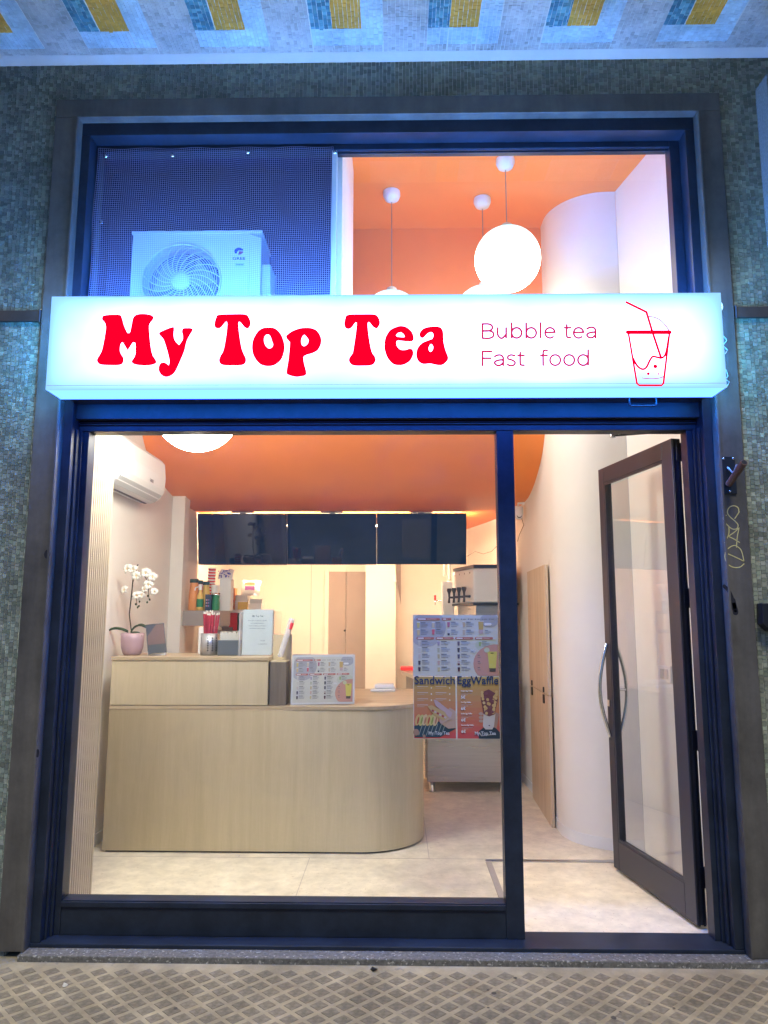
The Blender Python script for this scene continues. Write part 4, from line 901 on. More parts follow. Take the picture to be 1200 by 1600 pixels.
# ---------------------------------------------------------------- printed menus
GR = (.15,.15,.155); PINK = (.44,.24,.19)
def menu_print(fr, w_, h_, parent):
    P = Print(fr); X = lambda u: u*w_; Y_ = lambda v: h_*(1-v)
    P.rect(0, w_, 0, h_, (.46,.47,.42), 0)
    P.ell(X(.19), Y_(.20), w_*.20, w_*.20, (.30,.31,.33), 1, 28, (0, w_, 0, h_))
    P.ell(X(.15), Y_(.36), w_*.17, w_*.12, (.33,.34,.36), 1, 24, (0, w_, 0, h_))
    P.ell(X(.90), Y_(.09), w_*.11, w_*.085, (.30,.31,.33), 1, 24, (0, w_, 0, h_))
    P.ell(X(.87), Y_(.50), w_*.14, w_*.08, (.40,.44,.36), 1, 24, (0, w_, 0, h_))
    P.ell(X(.97), Y_(.80), w_*.265, w_*.225, PINK, 2, 30, (0, w_*.998, .002, h_))
    for u0, u1, v in ((.04,.32,.07),(.34,.455,.07),(.04,.25,.385),(.265,.48,.385),(.495,.71,.385),(.725,.94,.385)):
        P.pill(X(u0), X(u1), Y_(v+.02), Y_(v-.02), (.36,.13,.11), 3); P.pill(X(u0+.015), X(u0+.015+(u1-u0)*.35), Y_(v+.011), Y_(v-.011), (.55,.5,.48), 4); P.rect(X(u0+.02+(u1-u0)*.38), X(u1-.04), Y_(v+.005), Y_(v-.006), (.5,.33,.3), 4)
    for i in range(6): P.ell(X(.49+i*.083), Y_(.07), w_*.008, w_*.008, (.2,.22,.24), 3, 8); P.rect(X(.505+i*.083), X(.54+i*.083), Y_(.074), Y_(.066), GR, 3)
    def cup(u, v, hh, c, c2=None, k=1.):
        wd = .016*k
        P.poly([(X(u-wd*.75), Y_(v+hh)), (X(u+wd*.75), Y_(v+hh)), (X(u+wd), Y_(v-hh)), (X(u-wd), Y_(v-hh))], c, 4)
        if c2: P.poly([(X(u-wd*.75), Y_(v+hh)), (X(u+wd*.75), Y_(v+hh)), (X(u+wd*.85), Y_(v+hh*.3)), (X(u-wd*.85), Y_(v+hh*.3))], c2, 5)
        P.rect(X(u-wd*1.15), X(u+wd*1.15), Y_(v-hh), Y_(v-hh-.012), (.5,.52,.5), 4)
    def lines(u, v, n=3, L=.09):
        P.rect(X(u), X(u+L*.55), Y_(v+.004), Y_(v-.005), (.10,.10,.11), 3)
        for q in range(n): P.rect(X(u), X(u+L*(1-.25*((q*3+int(u*50)) % 3)/2)), Y_(v+.018+q*.014+.0025), Y_(v+.018+q*.014-.0025), (.25,.26,.27), 3)
        P.rect(X(u), X(u+L*.7), Y_(v+.022+n*.016+.003), Y_(v+.022+n*.016-.003), (.15,.15,.16), 3)
    tops = [(.065,.17,(.45,.38,.14)),(.24,.17,(.45,.40,.30)),(.42,.16,(.35,.12,.18)),(.60,.16,(.42,.32,.2)),(.065,.29,(.5,.38,.2)),(.24,.28,(.5,.10,.13)),(.42,.29,(.4,.42,.45)),(.60,.29,(.42,.36,.28))]
    for i, (u, v, c) in enumerate(tops): cup(u, v, .042, c, (.03,.03,.05) if i == 6 else None); lines(u+.028, v-.04, 3, .10)
    cup(.80, .21, .10, (.42,.30,.10), (.4,.3,.3), 1.9); lines(.845, .255, 2, .07); P.pill(X(.84), X(.925), Y_(.175), Y_(.135), (.6,.62,.64), 5)
    cols = [[(.42,.42,.38),(.45,.45,.40),(.46,.40,.36),(.07,.06,.08),(.05,.03,.06)], [(.3,.26,.36),(.36,.38,.3),(.42,.36,.22),(.46,.32,.28),(.46,.40,.22)], [(.12,.10,.14),(.06,.06,.08),(.10,.09,.12),(.4,.34,.32),(.06,.03,.04)]]
    for ci, u in enumerate((.075, .30, .535)):
        for ri in range(5): v = .47+ri*.105; cup(u, v, .034, cols[ci][ri], (.12,.03,.05) if (ci == 2 and ri > 2) else None, .9); lines(u+.03, v-.035, 2, .12)
    cup(.785, .475, .036, (.25,.34,.14), None, .9); lines(.81, .44, 3, .10)
    for i in range(3): lines(.755, .66+i*.10, 1, .05)
    # tall yellow drink
    P.poly([(X(.893), Y_(.925)), (X(.963), Y_(.925)), (X(.983), Y_(.60)), (X(.873), Y_(.60))], (.52,.46,.10), 4)
    P.poly([(X(.893), Y_(.925)), (X(.963), Y_(.925)), (X(.966), Y_(.87)), (X(.889), Y_(.87))], (.07,.06,.05), 5)
    P.ell(X(.865), Y_(.575), w_*.032, w_*.030, (.42,.45,.30), 5, 16); P.ell(X(.925), Y_(.625), w_*.02, w_*.006, (.12,.11,.03), 6, 10)
    P.build('menu_print', parent)
    text('watermark_lettering', 'My', h_*.07, fr, M['greyp'], parent, X(.675), Y_(.61), .0020, 'LEFT', .0002, 1., .0004)
def food_poster(fr, w_, h_, title, parent, kind_):
    P = Print(fr); n = 10
    for i in range(n):
        t = i/(n-1); c = tuple((1-t)*a+t*b for a, b in zip((.40,.29,.10), (.46,.07,.07))); P.rect(0, w_, h_*(1-(i+1)/n), h_*(1-i/n), c, 0)
    X = lambda u: u*w_; Y_ = lambda v: h_*(1-v); skin = (.30,.19,.14); LB = (.5,.42,.38)
    if kind_ == 's':
        for r_ in range(4):
            for c_2 in range(2):
                if r_ == 3 and c_2: continue
                v = .16+.10*r_; u = .08+.44*c_2
                P.rect(X(u), X(u+.26), Y_(v+.004), Y_(v-.006), LB, 1); P.rect(X(u), X(u+.17), Y_(v+.032), Y_(v+.024), (.4,.3,.24), 1); P.ell(X(u+.34), Y_(v+.02), w_*.017, h_*.013, (.62,.58,.5), 2, 8)
        # tray with striped paper
        P.poly([(X(.02),Y_(.98)),(X(.0),Y_(.80)),(X(.5),Y_(.70)),(X(1),Y_(.84)),(X(.62),Y_(.98))], (.02,.05,.075), 2)
        for i in range(7): u = .10+i*.09; P.poly([(X(u),Y_(.95)),(X(u+.02),Y_(.95)),(X(u+.12),Y_(.76)),(X(u+.10),Y_(.76))], (.20,.24,.22), 3)
        for i in range(6): P.ell(X(.09+i*.085), Y_(.70+.006*(i%2)), w_*.062, h_*.095, ((.48,.33,.14),(.42,.40,.16),(.50,.38,.22))[i % 3], 4, 16, rot=-.25); 
        for i in range(6): P.ell(X(.10+i*.085), Y_(.71), w_*.022, h_*.06, ((.35,.07,.04),(.2,.25,.06),(.36,.16,.10))[i % 3], 5, 12, rot=-.25)
        # hand holding an open sandwich
        P.poly([(X(.999),Y_(.56)),(X(.86),Y_(.50)),(X(.60),Y_(.66)),(X(.62),Y_(.75)),(X(.82),Y_(.84)),(X(.999),Y_(.83))], (.40,.28,.22), 6)
        P.poly([(X(.47),Y_(.37)),(X(.54),Y_(.38)),(X(.92),Y_(.58)),(X(.87),Y_(.68)),(X(.78),Y_(.62)),(X(.52),Y_(.47))], (.40,.30,.32), 7)
        P.poly([(X(.33),Y_(.48)),(X(.42),Y_(.46)),(X(.74),Y_(.57)),(X(.84),Y_(.70)),(X(.72),Y_(.71)),(X(.48),Y_(.62))], (.42,.30,.14), 8)
        for i in range(6): P.ell(X(.45+.06*i), Y_(.55+.022*i), w_*.03, h_*.018, ((.30,.05,.06),(.42,.34,.36))[i % 2], 9, 10, rot=-.5)
        for i in range(4): P.ell(X(.70+.06*i), Y_(.73-.02*i), w_*.05, h_*.016, (.42,.30,.24), 10, 12, rot=.5)
        P.ell(X(.05), Y_(.90), w_*.07, h_*.055, skin, 6, 14); P.ell(X(.24), Y_(.965), w_*.035, h_*.03, skin, 6, 14)
    else:
        for r_ in range(4):
            v = .225+.185*r_
            P.rect(X(.10), X(.36), Y_(v+.045), Y_(v+.037), (.4,.28,.24), 1); P.rect(X(.10), X(.26), Y_(v+.068), Y_(v+.06), (.45,.33,.28), 1)
        P.poly([(X(.50),Y_(.999)),(X(.50),Y_(.88)),(X(.62),Y_(.82)),(X(.90),Y_(.82)),(X(.999),Y_(.90)),(X(.999),Y_(.999))], (.02,.035,.05), 2)
        P.poly([(X(.50),Y_(.90)),(X(.56),Y_(.96)),(X(.90),Y_(.93)),(X(.90),Y_(.92)),(X(.57),Y_(.945)),(X(.515),Y_(.89))], (.4,.38,.36), 3)
        P.poly([(X(.92),Y_(.84)),(X(.99),Y_(.60)),(X(.88),Y_(.56)),(X(.84),Y_(.80))], skin, 3)
        for i in range(3): P.ell(X(.56), Y_(.60+.058*i), w_*.055, h_*.026, (.38,.26,.20), 3, 14)
        P.poly([(X(.60),Y_(.80)),(X(.66),Y_(.85)),(X(.82),Y_(.85)),(X(.86),Y_(.80)),(X(.90),Y_(.60)),(X(.62),Y_(.58))], (.46,.42,.38), 4)
        P.poly([(X(.62),Y_(.60)),(X(.56),Y_(.34)),(X(.62),Y_(.24)),(X(.75),Y_(.20)),(X(.90),Y_(.26)),(X(.97),Y_(.36)),(X(.88),Y_(.61)),(X(.75),Y_(.64))], (.14,.045,.05), 5)
        r3 = random.Random(5)
        for i in range(34):
            t = i/34; side = i % 4
            v = .24+.36*((i*7) % 34)/34; hw = .17*(1-max(0, (v-.3))*1.9)
            u = .765 + (hw if side == 0 else -hw if side == 1 else r3.uniform(-hw, hw)*.9)
            P.ell(X(u), Y_(v), w_*.035, h_*.026, (.50,.34,.14) if side < 2 else ((.46,.30,.12) if r3.random() < .4 else (.16,.06,.07)), 6 + i % 3, 10, rot=r3.uniform(-1, 1))
        P.ell(X(.75), Y_(.785), w_*.02, h_*.008, (.05,.03,.03), 9, 8)
    P.build('poster_print', parent)
    tt = text('poster_title', title, h_*.185, fr, M['navy'], parent, 0, Y_(.115), .0045, 'LEFT', .0002, 1., .0006)
    xs_ = [v.co.x for v in tt.data.vertices]; k_x = w_*.97/(max(xs_)-min(xs_)); base_ = fr.o.x - parent.location.x + w_*.015; mn = min(xs_)
    for v in tt.data.vertices: v.co.x = base_ + (v.co.x-mn)*k_x
    if kind_ == 'w':
        for r_, (s1, pr) in enumerate((('Original Egg Waffles','5€'),('Fruit Egg Waffles','6€'),('Bubble Egg Waffles','6€'),('Gourmet Egg Waffles','6€'))):
            v = .235+.185*r_; text('poster_line', s1, h_*.030, fr, M['paper'], parent, X(.09), Y_(v), .0045, 'LEFT', .0002, .8, .0002); text('poster_price', pr, h_*.065, fr, M['paper'], parent, X(.09), Y_(v+.115), .0045, 'LEFT', .0002, 1., .0005)
        text('poster_line', 'EGGO', h_*.04, fr, M['navy'], parent, X(.68), Y_(.75), .0048, 'LEFT', .0002, 1., .0004) if False else None
    text('watermark_lettering', 'My Top Tea', h_*.075, fr, M['greyp'], parent, X(.34 if kind_ == 's' else .40), Y_(.935), .005, 'LEFT', .0002, .95, .0004)
pf = lambda x, z: Fr((x, .0035, z), (1,0,0), (0,0,1))
def poster(name, x0, x1, z0, z1, label):
    t = thing(name, ((x0+x1)/2, -.0, z0), label, 'poster'); box('paper', M['paper'], x0, x1, .0028-.004, .0024, z0, z1, t, 0) if False else None
    return t
# the three posters hang on the outside of the pane at the lower right
t = thing('menu_poster', (.29, .002, 1.27), 'large drinks menu poster on the window glass above the food posters', 'poster', 'posters on the window glass')
box('paper', M['paper'], .080, .504, .0012, .0024, 1.272, 1.572, t, 0); menu_print(Fr((.080, .0008, 1.272), (1,0,0), (0,0,1)), .424, .300, t)
t = thing('food_poster', (.19, .002, .97), 'orange poster headed Sandwich on the window glass', 'poster', 'posters on the window glass')
box('paper', M['paper'], .082, .291, .0012, .0024, .971, 1.270, t, 0); food_poster(Fr((.084, .0008, .973), (1,0,0), (0,0,1)), .205, .295, 'Sandwich', t, 's')
t = thing('food_poster', (.40, .002, .97), 'orange poster headed EggWaffle on the window glass', 'poster', 'posters on the window glass')
box('paper', M['paper'], .293, .506, .0012, .0024, .971, 1.270, t, 0); food_poster(Fr((.296, .0008, .973), (1,0,0), (0,0,1)), .208, .295, 'EggWaffle', t, 'w')
# menus on the counter
for k_, (dx, dy, dz, lab) in enumerate(((0, 0, 0, 'drinks menu in an acrylic stand on the low counter, the front one'), (-.02, .16, .0, 'second acrylic menu stand just behind the front one on the low counter'))):
    t = thing('menu_stand', (-.50+dx, 1.30+dy, LT), lab, 'menu stand', 'menu stands on the low counter')
    fr = Fr((-.707+dx, 1.288+dy, LT+.003), (1, .06 if k_ == 0 else .02, .012 if k_ == 0 else 0), (0, .14, 1))
    slab(fr, .424, .322, -.003, -.0006, 'acrylic_back', M['greyp'], t, 0); menu_print(Fr(fr.P(.012,.012), fr.ex, fr.ey), .40, .298, t)
    slab(Fr(fr.P(0, 0, -.055), fr.ex, fr.n), .424, .055, -.0005, .002, 'acrylic_foot', M['clear'], t, 0)
# ---------------------------------------------------------------- screens
SYY = 3.52
for k_, (xa, xb, lab) in enumerate(((308.5, 448.0, 'left ceiling hung menu screen, switched off'), (448.5, 588.2, 'middle ceiling hung menu screen, switched off'), (588.6, 729, 'right ceiling hung menu screen, switched off'))):
    a, b = at(xa, 802, SYY), at(xb, 802, SYY); c = at(xa, 882, SYY+.10)
    t = thing('menu_screen', ((a.x+b.x)/2, SYY, a.z), lab, 'screen', 'screens hanging over the counter')
    hgt = math.hypot(a.z-c.z, .10); fr = Fr((a.x, SYY+.10, c.z), (1,0,0), (0, -.10, a.z-c.z)); wd = b.x-a.x
    slab(fr, wd, hgt, -.04, -.001, 'casing', M['black'], t, .004)
    slab(Fr(fr.P(.007,.010), fr.ex, fr.ey), wd-.014, hgt-.018, -.0005, .0006, 'display', M['screen'], t, 0)
    mx_ = (a.x+b.x)/2; box('bracket_post', M['steel_d'], mx_-.03, mx_+.03, SYY+.03, SYY+.07, a.z-.12, 2.592, t, .003)
    box('bracket_plate', M['steel_d'], mx_-.11, mx_+.11, SYY+.0, SYY+.10, 2.5885, 2.5985, t, .002); box('bracket_arm', M['steel'], mx_-.09, mx_+.12, SYY+.02, SYY+.03, 2.556, 2.564, t, .001)
# ---------------------------------------------------------------- indoor air conditioner
ax = -1.999
ac = thing('indoor_air_conditioner', (ax, 1.4, 2.42), 'white wall mounted indoor air conditioner high on the left wall', 'air conditioner')
prf = [(0,2.43),(.10,2.425),(.165,2.455),(.20,2.52),(.205,2.62),(.195,2.73),(.165,2.765),(0,2.775)]
y0_, y1_ = .95, 1.90
def acx(y): return 1.0
mb = MB(); n = len(prf); vs = []
for y_, sc_ in ((y0_, .93), (y0_+.025, 1), (y1_-.025, 1), (y1_, .93)):
    vs += [(ax+.001+px0*sc_, y_, 2.6+(pz-2.6)*(.95 if sc_ < 1 else 1)) for px0, pz in prf]
mb.add(vs, [(j*n+i, j*n+(i+1) % n, (j+1)*n+(i+1) % n, (j+1)*n+i) for j in range(3) for i in range(n)], False); mb.add(vs[:n], [tuple(range(n))]); mb.add(vs[-n:], [tuple(range(n))[::-1]])
mb.build('casing', M['whitep'], ac, .006)
mb = MB(); mb.add([(ax+.185, y0_+.05, 2.487),(ax+.185, y1_-.05, 2.487),(ax+.130, y1_-.05, 2.437),(ax+.130, y0_+.05, 2.437),(ax+.190, y0_+.05, 2.480),(ax+.190, y1_-.05, 2.480),(ax+.135, y1_-.05, 2.428),(ax+.135, y0_+.05, 2.428)], [(0,1,2,3),(4,7,6,5),(0,4,5,1),(2,6,7,3),(1,5,6,2),(0,3,7,4)])
mb.build('air_flap', M['greyp'], ac, .002)
MB().box(ax+.05, ax+.07, y0_+.04, y1_-.04, 2.4215, 2.4275).build('air_slot', M['black'], ac)
text('badge_lettering', 'GREE', .03, Fr((ax+.2075, 1.55, 2.535), (0,1,0), (0,0,1)), M['slate'], ac, 0, 0, .0005, 'CENTER', .0003, 1.1, .0006)
# ---------------------------------------------------------------- cctv
cc_ = at(810, 800, 2.9); cv = thing('security_camera', (cc_.x, 2.9, 2.5), 'white dome security camera on the right wall by the ceiling', 'security camera')
MB().lathe((cc_.x, 2.9, cc_.z-.02), [(.001,.07),(.03,.07),(.042,.06),(.042,.0),(.04,-.01),(.001,-.01)], 20).build('body', M['whitep'], cv)
me = bpy.data.meshes.new('lens_ball'); bm = bmesh.new(); bmesh.ops.create_uvsphere(bm, u_segments=20, v_segments=12, radius=.04); bmesh.ops.translate(bm, vec=(cc_.x, 2.885, cc_.z-.035), verts=bm.verts); bm.to_mesh(me); bm.free(); lb = mesh_obj('lens_ball', me, M['whitep'], cv, True, True)
MB().lathe((cc_.x, 2.852, cc_.z-.04), [(.001,.002),(.022,.0),(.026,-.012)], 18, Matrix.Rotation(PI/2, 4, 'X')).build('lens', M['black'], cv)
MB().tube([(cc_.x, 2.9, cc_.z+.04), (cc_.x, 2.9, cc_.z+.075), (1.155, 2.9, cc_.z+.078)], .011, 8).build('bracket', M['whitep'], cv)
MB().tube([(cc_.x+.02, 2.9, cc_.z-.03), (cc_.x+.05, 2.93, cc_.z-.12), (cc_.x+.02, 3.0, cc_.z-.2), (1.12, 3.1, cc_.z-.25)], .0022, 5).build('cable', M['black'], cv)
mb = MB(); mb.tube([(at(x, y, 3.7).x, 3.7, at(x, y, 3.7).z) for x, y in ((729,870),(742,862),(755,866),(768,862),(780,850),(792,845))], .0022, 5)
tag(mb.build('hanging_cable', M['black']), 'thin black cable running from the right screen to the wall', 'cable')
# ---------------------------------------------------------------- folding table leaf on the right wall
wx = 1.128
ft = thing('folding_wall_table', (wx, 2.3, FZ), 'tall folded wooden wall table leaf leaning flat on the right wall', 'folding table')
def leafbox(z0, z1, name):
    mb = MB(); vs = []
    for z in (z0, z1): vs += [(1.112, 1.86, z), (1.142, 2.78, z), (1.166, 2.78, z), (1.138, 1.86, z)]
    mb.add(vs, [(0,3,2,1),(4,5,6,7),(0,1,5,4),(1,2,6,5),(2,3,7,6),(3,0,4,7)]); return mb.build(name, M['wood2'], ft, .0015)
zm = at(855, 1086, 1.95).z
leafbox(zm+.003, 1.955, 'upper_leaf'); leafbox(FZ+.002, zm-.003, 'lower_leaf')
for y_ in (2.02, 2.62):
    xx = 1.112+(y_-1.86)/.92*.03-.006; MB().box(xx-.004, xx+.004, y_-.015, y_+.015, zm+.01, zm+.05).box(xx-.006, xx+.004, y_-.02, y_+.02, zm-.07, zm-.005).build('hinge', M['black'], ft, .002)
# light switch
sw = thing('light_switch', (1.597, .95, 1.22), 'white double light switch seen through the open door glass', 'switch')
swf = Fr((1.6655-.012, 1.035, 1.165), (.188, -1, 0), (0,0,1))
slab(swf, .14, .10, 0, .010, 'plate', M['whitep'], sw, .003)
for k in range(2): slab(Fr(swf.P(.025+.047*k, .02), swf.ex, swf.ey), .043, .06, .0102, .014, 'rocker', M['greyp'], sw, .002)
# ---------------------------------------------------------------- open glass door
HX, HY = 1.458, .123
dv = Vector((1.300-HX, .993-HY)); DW = .872; rz = math.atan2(dv.y, dv.x)
dr = thing('glass_door', (HX, HY, .075), 'dark framed glass entrance door standing open inwards', 'door', rz=rz)
D = M['door']; ZB, ZT = .078, 2.505
def dbox(name, m, x0, x1, y0, y1, z0, z1, bev=.003, par=None):
    mb = MB().box(x0, x1, y0, y1, z0-.075, z1-.075)
    return mb.build(name, m, par or dr, bev, False)
dbox('hinge_stile', D, 0, .098, -.052, 0, ZB, ZT); dbox('lock_stile', D, DW-.072, DW, -.052, 0, ZB, ZT)
dbox('top_rail', D, .099, DW-.073, -.052, 0, ZT-.10, ZT); dbox('bottom_rail', D, .099, DW-.073, -.052, 0, ZB, ZB+.165)
for z0, z1 in ((ZT-.113, ZT-.101), (ZB+.166, ZB+.178)): dbox('glazing_bead', D, .099, DW-.073, -.012, -.002, z0, z1, .001)
for x0 in (.0985, DW-.085): dbox('glazing_bead', D, x0, x0+.012, -.012, -.002, ZB+.179, ZT-.114, .001)
dbox('door_pane', M['glass_door'], .099, DW-.073, -.030, -.024, ZB+.166, ZT-.101, 0)
for ya in (-.046, -.018): MB().box(-.0045, -.0008, ya, ya+.013, 0, ZT-ZB).build('edge_gasket', M['black'], dr, .001, False)
for zc in (2.43, 1.66, .95, .30):
    hg = dbox('hinge', M['black'], -.010, -.005, -.050, -.022, zc-.05, zc+.05, .002)
    MB().tube([(-.014, -.056, zc-.075-.052), (-.014, -.056, zc-.075+.052)], .009, 10).build('hinge_barrel', M['black'], hg, 0, False)
    MB().box(-.024, -.004, -.088, -.060, zc-.075-.045, zc-.075+.045).build('hinge_leaf', M['black'], hg, .002, False)
hz0, hz1 = .84, 1.40; hm = (hz0+hz1)/2
for side in (1, -1):
    y_b = 0 if side > 0 else -.052
    pts = [(DW-.035, y_b + side*(.004 + .058*math.sin(PI*k/16)), hz0-.075 + (hz1-hz0)*k/16) for k in range(17)]
    MB().tube(pts, .0115, 12).build('pull_handle', M['chrome'], dr, 0, False)
MB().tube([(DW-.035, -.052, hm-.075), (DW-.035, -.118, hm-.075)], .009, 10).build('handle_post', M['chrome'], dr, 0, False)
dbox('lock_cylinder', M['chrome'], DW-.05, DW-.02, .001, .01, 1.02, 1.06, .003)
ca_ = thing('door_closer', (1.2, .2, 2.56), 'dark folding closer arm above the open door', 'door closer')
pe, pa, pb = at(958, 683, .42), at(1052, 676, .20), at(990, 662, .13)
for a_, b_ in ((pe, pa), (pe, pb)):
    d_ = (b_-a_).normalized(); n_ = Vector((0,0,1)).cross(d_).normalized()
    mb = MB(); vs = [a_+n_*.011, a_-n_*.011, b_-n_*.011, b_+n_*.011]; vs = vs + [v+Vector((0,0,.007)) for v in vs]; mb.add(vs, [(0,3,2,1),(4,5,6,7),(0,1,5,4),(1,2,6,5),(2,3,7,6),(3,0,4,7)]); mb.build('closer_arm', M['black'], ca_, .001)
MB().lathe((pe.x, pe.y, pe.z-.006), [(.001,0),(.016,0),(.016,.02),(.001,.02)], 14).build('pivot', M['chrome'], ca_)
# ---------------------------------------------------------------- pipe bracket, key box
pb_ = thing('pipe_bracket', (1.62, TY, 2.25), 'rusty brown pipe stub on a dark wall plate right of the door', 'bracket')
a, b = at(1127, 715, TY), at(1151, 774, TY)
box('wall_plate', M['black'], a.x, b.x, TY-.008, TY-.0005, b.z, a.z, pb_, .002)
q0, q1 = at(1139, 758, TY-.02), at(1163, 724, TY-.16)
MB().tube([tuple(q0), tuple(q1)], .0165, 18, True).build('pipe', M['rust'], pb_)
d = (q1-q0).normalized(); MB().tube([tuple(q1+d*.0006), tuple(q1+d*.0012)], .0125, 16, True).build('pipe_mouth', M['black'], pb_)
MB().tube([tuple(at(1137,732,TY-.01)), tuple(at(1146,741,TY-.05)), tuple(at(1152,727,TY-.06))], .005, 7).build('locking_pin', M['steel_d'], pb_)
for x, y in ((1131,718),(1146,718),(1141,769)):
    p = at(x, y, TY-.009); MB().lathe((p.x, TY-.0085, p.z), [(.006,0),(.005,.003),(.001,.003)], 10, Matrix.Rotation(PI/2,4,'X')).build('screw', M['chrome'], pb_)
kb = thing('key_box', (1.79, -.2, 1.5), 'black wall box with red and white label at the right edge', 'key box')
def prism_y(poly, y0, y1): 
    mb = MB(); n = len(poly); mb.add([(p[0], y0, p[1]) for p in poly] + [(p[0], y1, p[1]) for p in poly], [tuple(range(n))[::-1], tuple(range(n, 2*n))] + [(i, (i+1) % n, n+(i+1) % n, n+i) for i in range(n)]); return mb
x0, x1, z0, z1 = 1.712, 1.90, 1.497, 1.628; c = .035
prism_y([(x0+.005,z1),(x1,z1),(x1,z0+c),(x1-c,z0),(x0+c,z0),(x0,z0+c)], -.215, WY+.003).build('body', M['black'], kb, .004)
prism_y([(x0+.03,z1-.012),(x1-.02,z1-.012),(x1-.02,z0+c),(x1-c,z0+.025),(x0+c+.008,z0+.025),(x0+.03,z0+c)], -.222, -.2155).build('cover', M['navy'], kb, .002)
box('label', M['whitep'], x0+.046, x0+.125, -.2245, -.2225, z1-.038, z1-.014, kb, 0)
kf = Fr((x0+.048, -.225, z1-.036), (1,0,0), (0,0,1)); P_ = Print(kf); 
for i in range(7): P_.rect(.003+i*.0105, .010+i*.0105, .013, .018, (.08,.05,.05), 1); P_.rect(.006+i*.010, .012+i*.010, .004, .008, (.5,.05,.05), 1)
P_.build('label_print', kb)
MB().lathe((x0+.066, -.2225, z0+.05), [(.014,0),(.014,.004),(.004,.006),(.001,.006)], 14, Matrix.Rotation(PI/2,4,'X')).build('keyhole', M['chrome'], kb)
# ---------------------------------------------------------------- back of the shop
bd = thing('back_door', (-.7, 5.0, FZ), 'taupe double leaf cupboard door in the back wall', 'door')
a, b, m_ = at(514, 893, 4.98), at(572, 893, 4.98), at(541, 893, 4.98); bt = a.z
box('door_leaf', M['doorgrey'], a.x, m_.x-.002, 4.985, 5.015, FZ+.01, bt, bd, .002); box('door_leaf', M['doorgrey'], m_.x+.002, b.x, 4.985, 5.015, FZ+.01, bt, bd, .002)
p = at(538, 985, 4.98); MB().lathe((p.x, 4.984, p.z), [(.012,0),(.012,.01),(.001,.012)], 12, Matrix.Rotation(PI/2,4,'X')).build('door_knob', M['black'], bd)
box('door_casing', W, a.x-.05, a.x-.001, 4.98, 5.018, FZ, bt+.04, bd, .002)
tag(box('wall_partition', W, b.x+.01, at(618, 900, 4.6).x, 4.6, 5.0, FZ, 2.598, None, .002), 'cream white partition standing right of the taupe door', kind='structure')
a2, b2 = at(618, 885, 4.9), at(628, 885, 4.9)
mb = MB(); mb.add([(at(619,885,4.99).x, 4.99, 2.3), (at(626,885,4.99).x, 4.99, 2.3), (at(626,945,4.99).x, 4.99, at(626,945,4.99).z), (at(619,905,4.99).x, 4.99, at(619,905,4.99).z)], [(0,1,2,3)]); o = mb.build('gap_shade', M['doorgrey'], None); o.modifiers.new('s','SOLIDIFY').thickness = .01; tag(o, 'dark grey wedge sheet standing for the shaded gap between partition and back wall', 'panel')  # dark sheet added where only a shaded gap shows
q = at(617, 904, 4.58); tag(box('wall_sensor', M['whitep'], q.x-.02, q.x+.015, 4.57, 4.598, q.z-.04, q.z+.04, None, .003), 'small white sensor at the partition edge', 'sensor')
for y_ in (480,):
    q = at(485, 950, 5.0); tag(box('wall_seam', M['greyp'], q.x-.004, q.x+.004, 5.012, 5.019, FZ, 2.598, None, 0), 'thin vertical seam on back wall left of the taupe door', kind='structure')
# white bin on the counter rear
q = at(600, 1066, 2.6); wb = thing('white_tray', (q.x, 2.3, LT), 'white plastic tray at the back of the low counter', 'tray')
q0, q1 = at(578, 1074, 2.25), at(617, 1060, 2.25)
MB().prism([(q0.x, 2.2), (q1.x, 2.2), (q1.x, 2.38), (q0.x+.03, 2.38)], LT+.0005, LT+.018).build('tray_body', M['whitep'], wb, .004)
MB().prism([(q0.x+.03, 2.24), (q1.x-.01, 2.24), (q1.x-.01, 2.36), (q0.x+.05, 2.36)], LT+.0185, LT+.055).build('tray_lid', M['whitep'], wb, .012)
# worktop against the right wall
wt_ = thing('steel_worktop', (.7, 3.6, FZ), 'grey steel worktop running back along the right wall', 'worktop')
MB().prism([(.28, 3.02), (1.10, 3.02), (.86, 4.7), (.05, 4.7), (.05, 4.2)], .965, 1.0).build('top', M['steel'], wt_, .002)
MB().prism([(.30, 3.9), (.9, 3.9), (.84, 4.65), (.10, 4.65), (.10, 4.25)], FZ+.1, .964).build('underside_cabinet', M['steel_d'], wt_, .002)
for x, y in ((.14, 4.28), (.13, 4.6), (.80, 4.6)): MB().tube([(x, y, FZ), (x, y, FZ+.1)], .02, 10).build('leg', M['steel'], wt_)
q = at(634, 1045, 4.3); rt_ = thing('red_tray', (q.x, 4.3, 1.0), 'red plastic tray on the worktop behind the menu poster', 'tray'); box('tray_body', M['redb'], q.x-.06, q.x+.2, 4.25, 4.45, 1.0005, 1.035, rt_, .006)
tag(box('cutting_board', M['orangep'], .052, .20, 4.0, 4.22, 1.0005, 1.02, None, .003), 'pale orange board at the front edge of the steel worktop', 'board') if False else None
# steel cabinet
cb = thing('steel_cabinet', (.6, 3.2, FZ), 'stainless steel cabinet on short legs below the window posters', 'cabinet')
box('body', M['steel'], .262, .955, 2.925, 3.70, .150, .93, cb, .004)
box('side_door', M['steel'], .245, .2605, 2.96, 3.62, .175, .90, cb, .003)
box('top_plate', M['steel'], .250, .965, 2.915, 3.75, .931, .9635, cb, .003)
for x, y in ((.305, 2.965), (.912, 2.965), (.305, 3.66), (.912, 3.66)):
    MB().lathe((x, y, FZ), [(.001,0),(.030,0),(.030,.008),(.024,.012),(.026,.088),(.001,.088)], 18).build('leg', M['steel'], cb)
for x in (.40, .76): MB().lathe((x, 2.9245, .175), [(.004,0),(.001,.002)], 8, Matrix.Rotation(PI/2,4,'X')).build('rivet', M['steel_d'], cb)
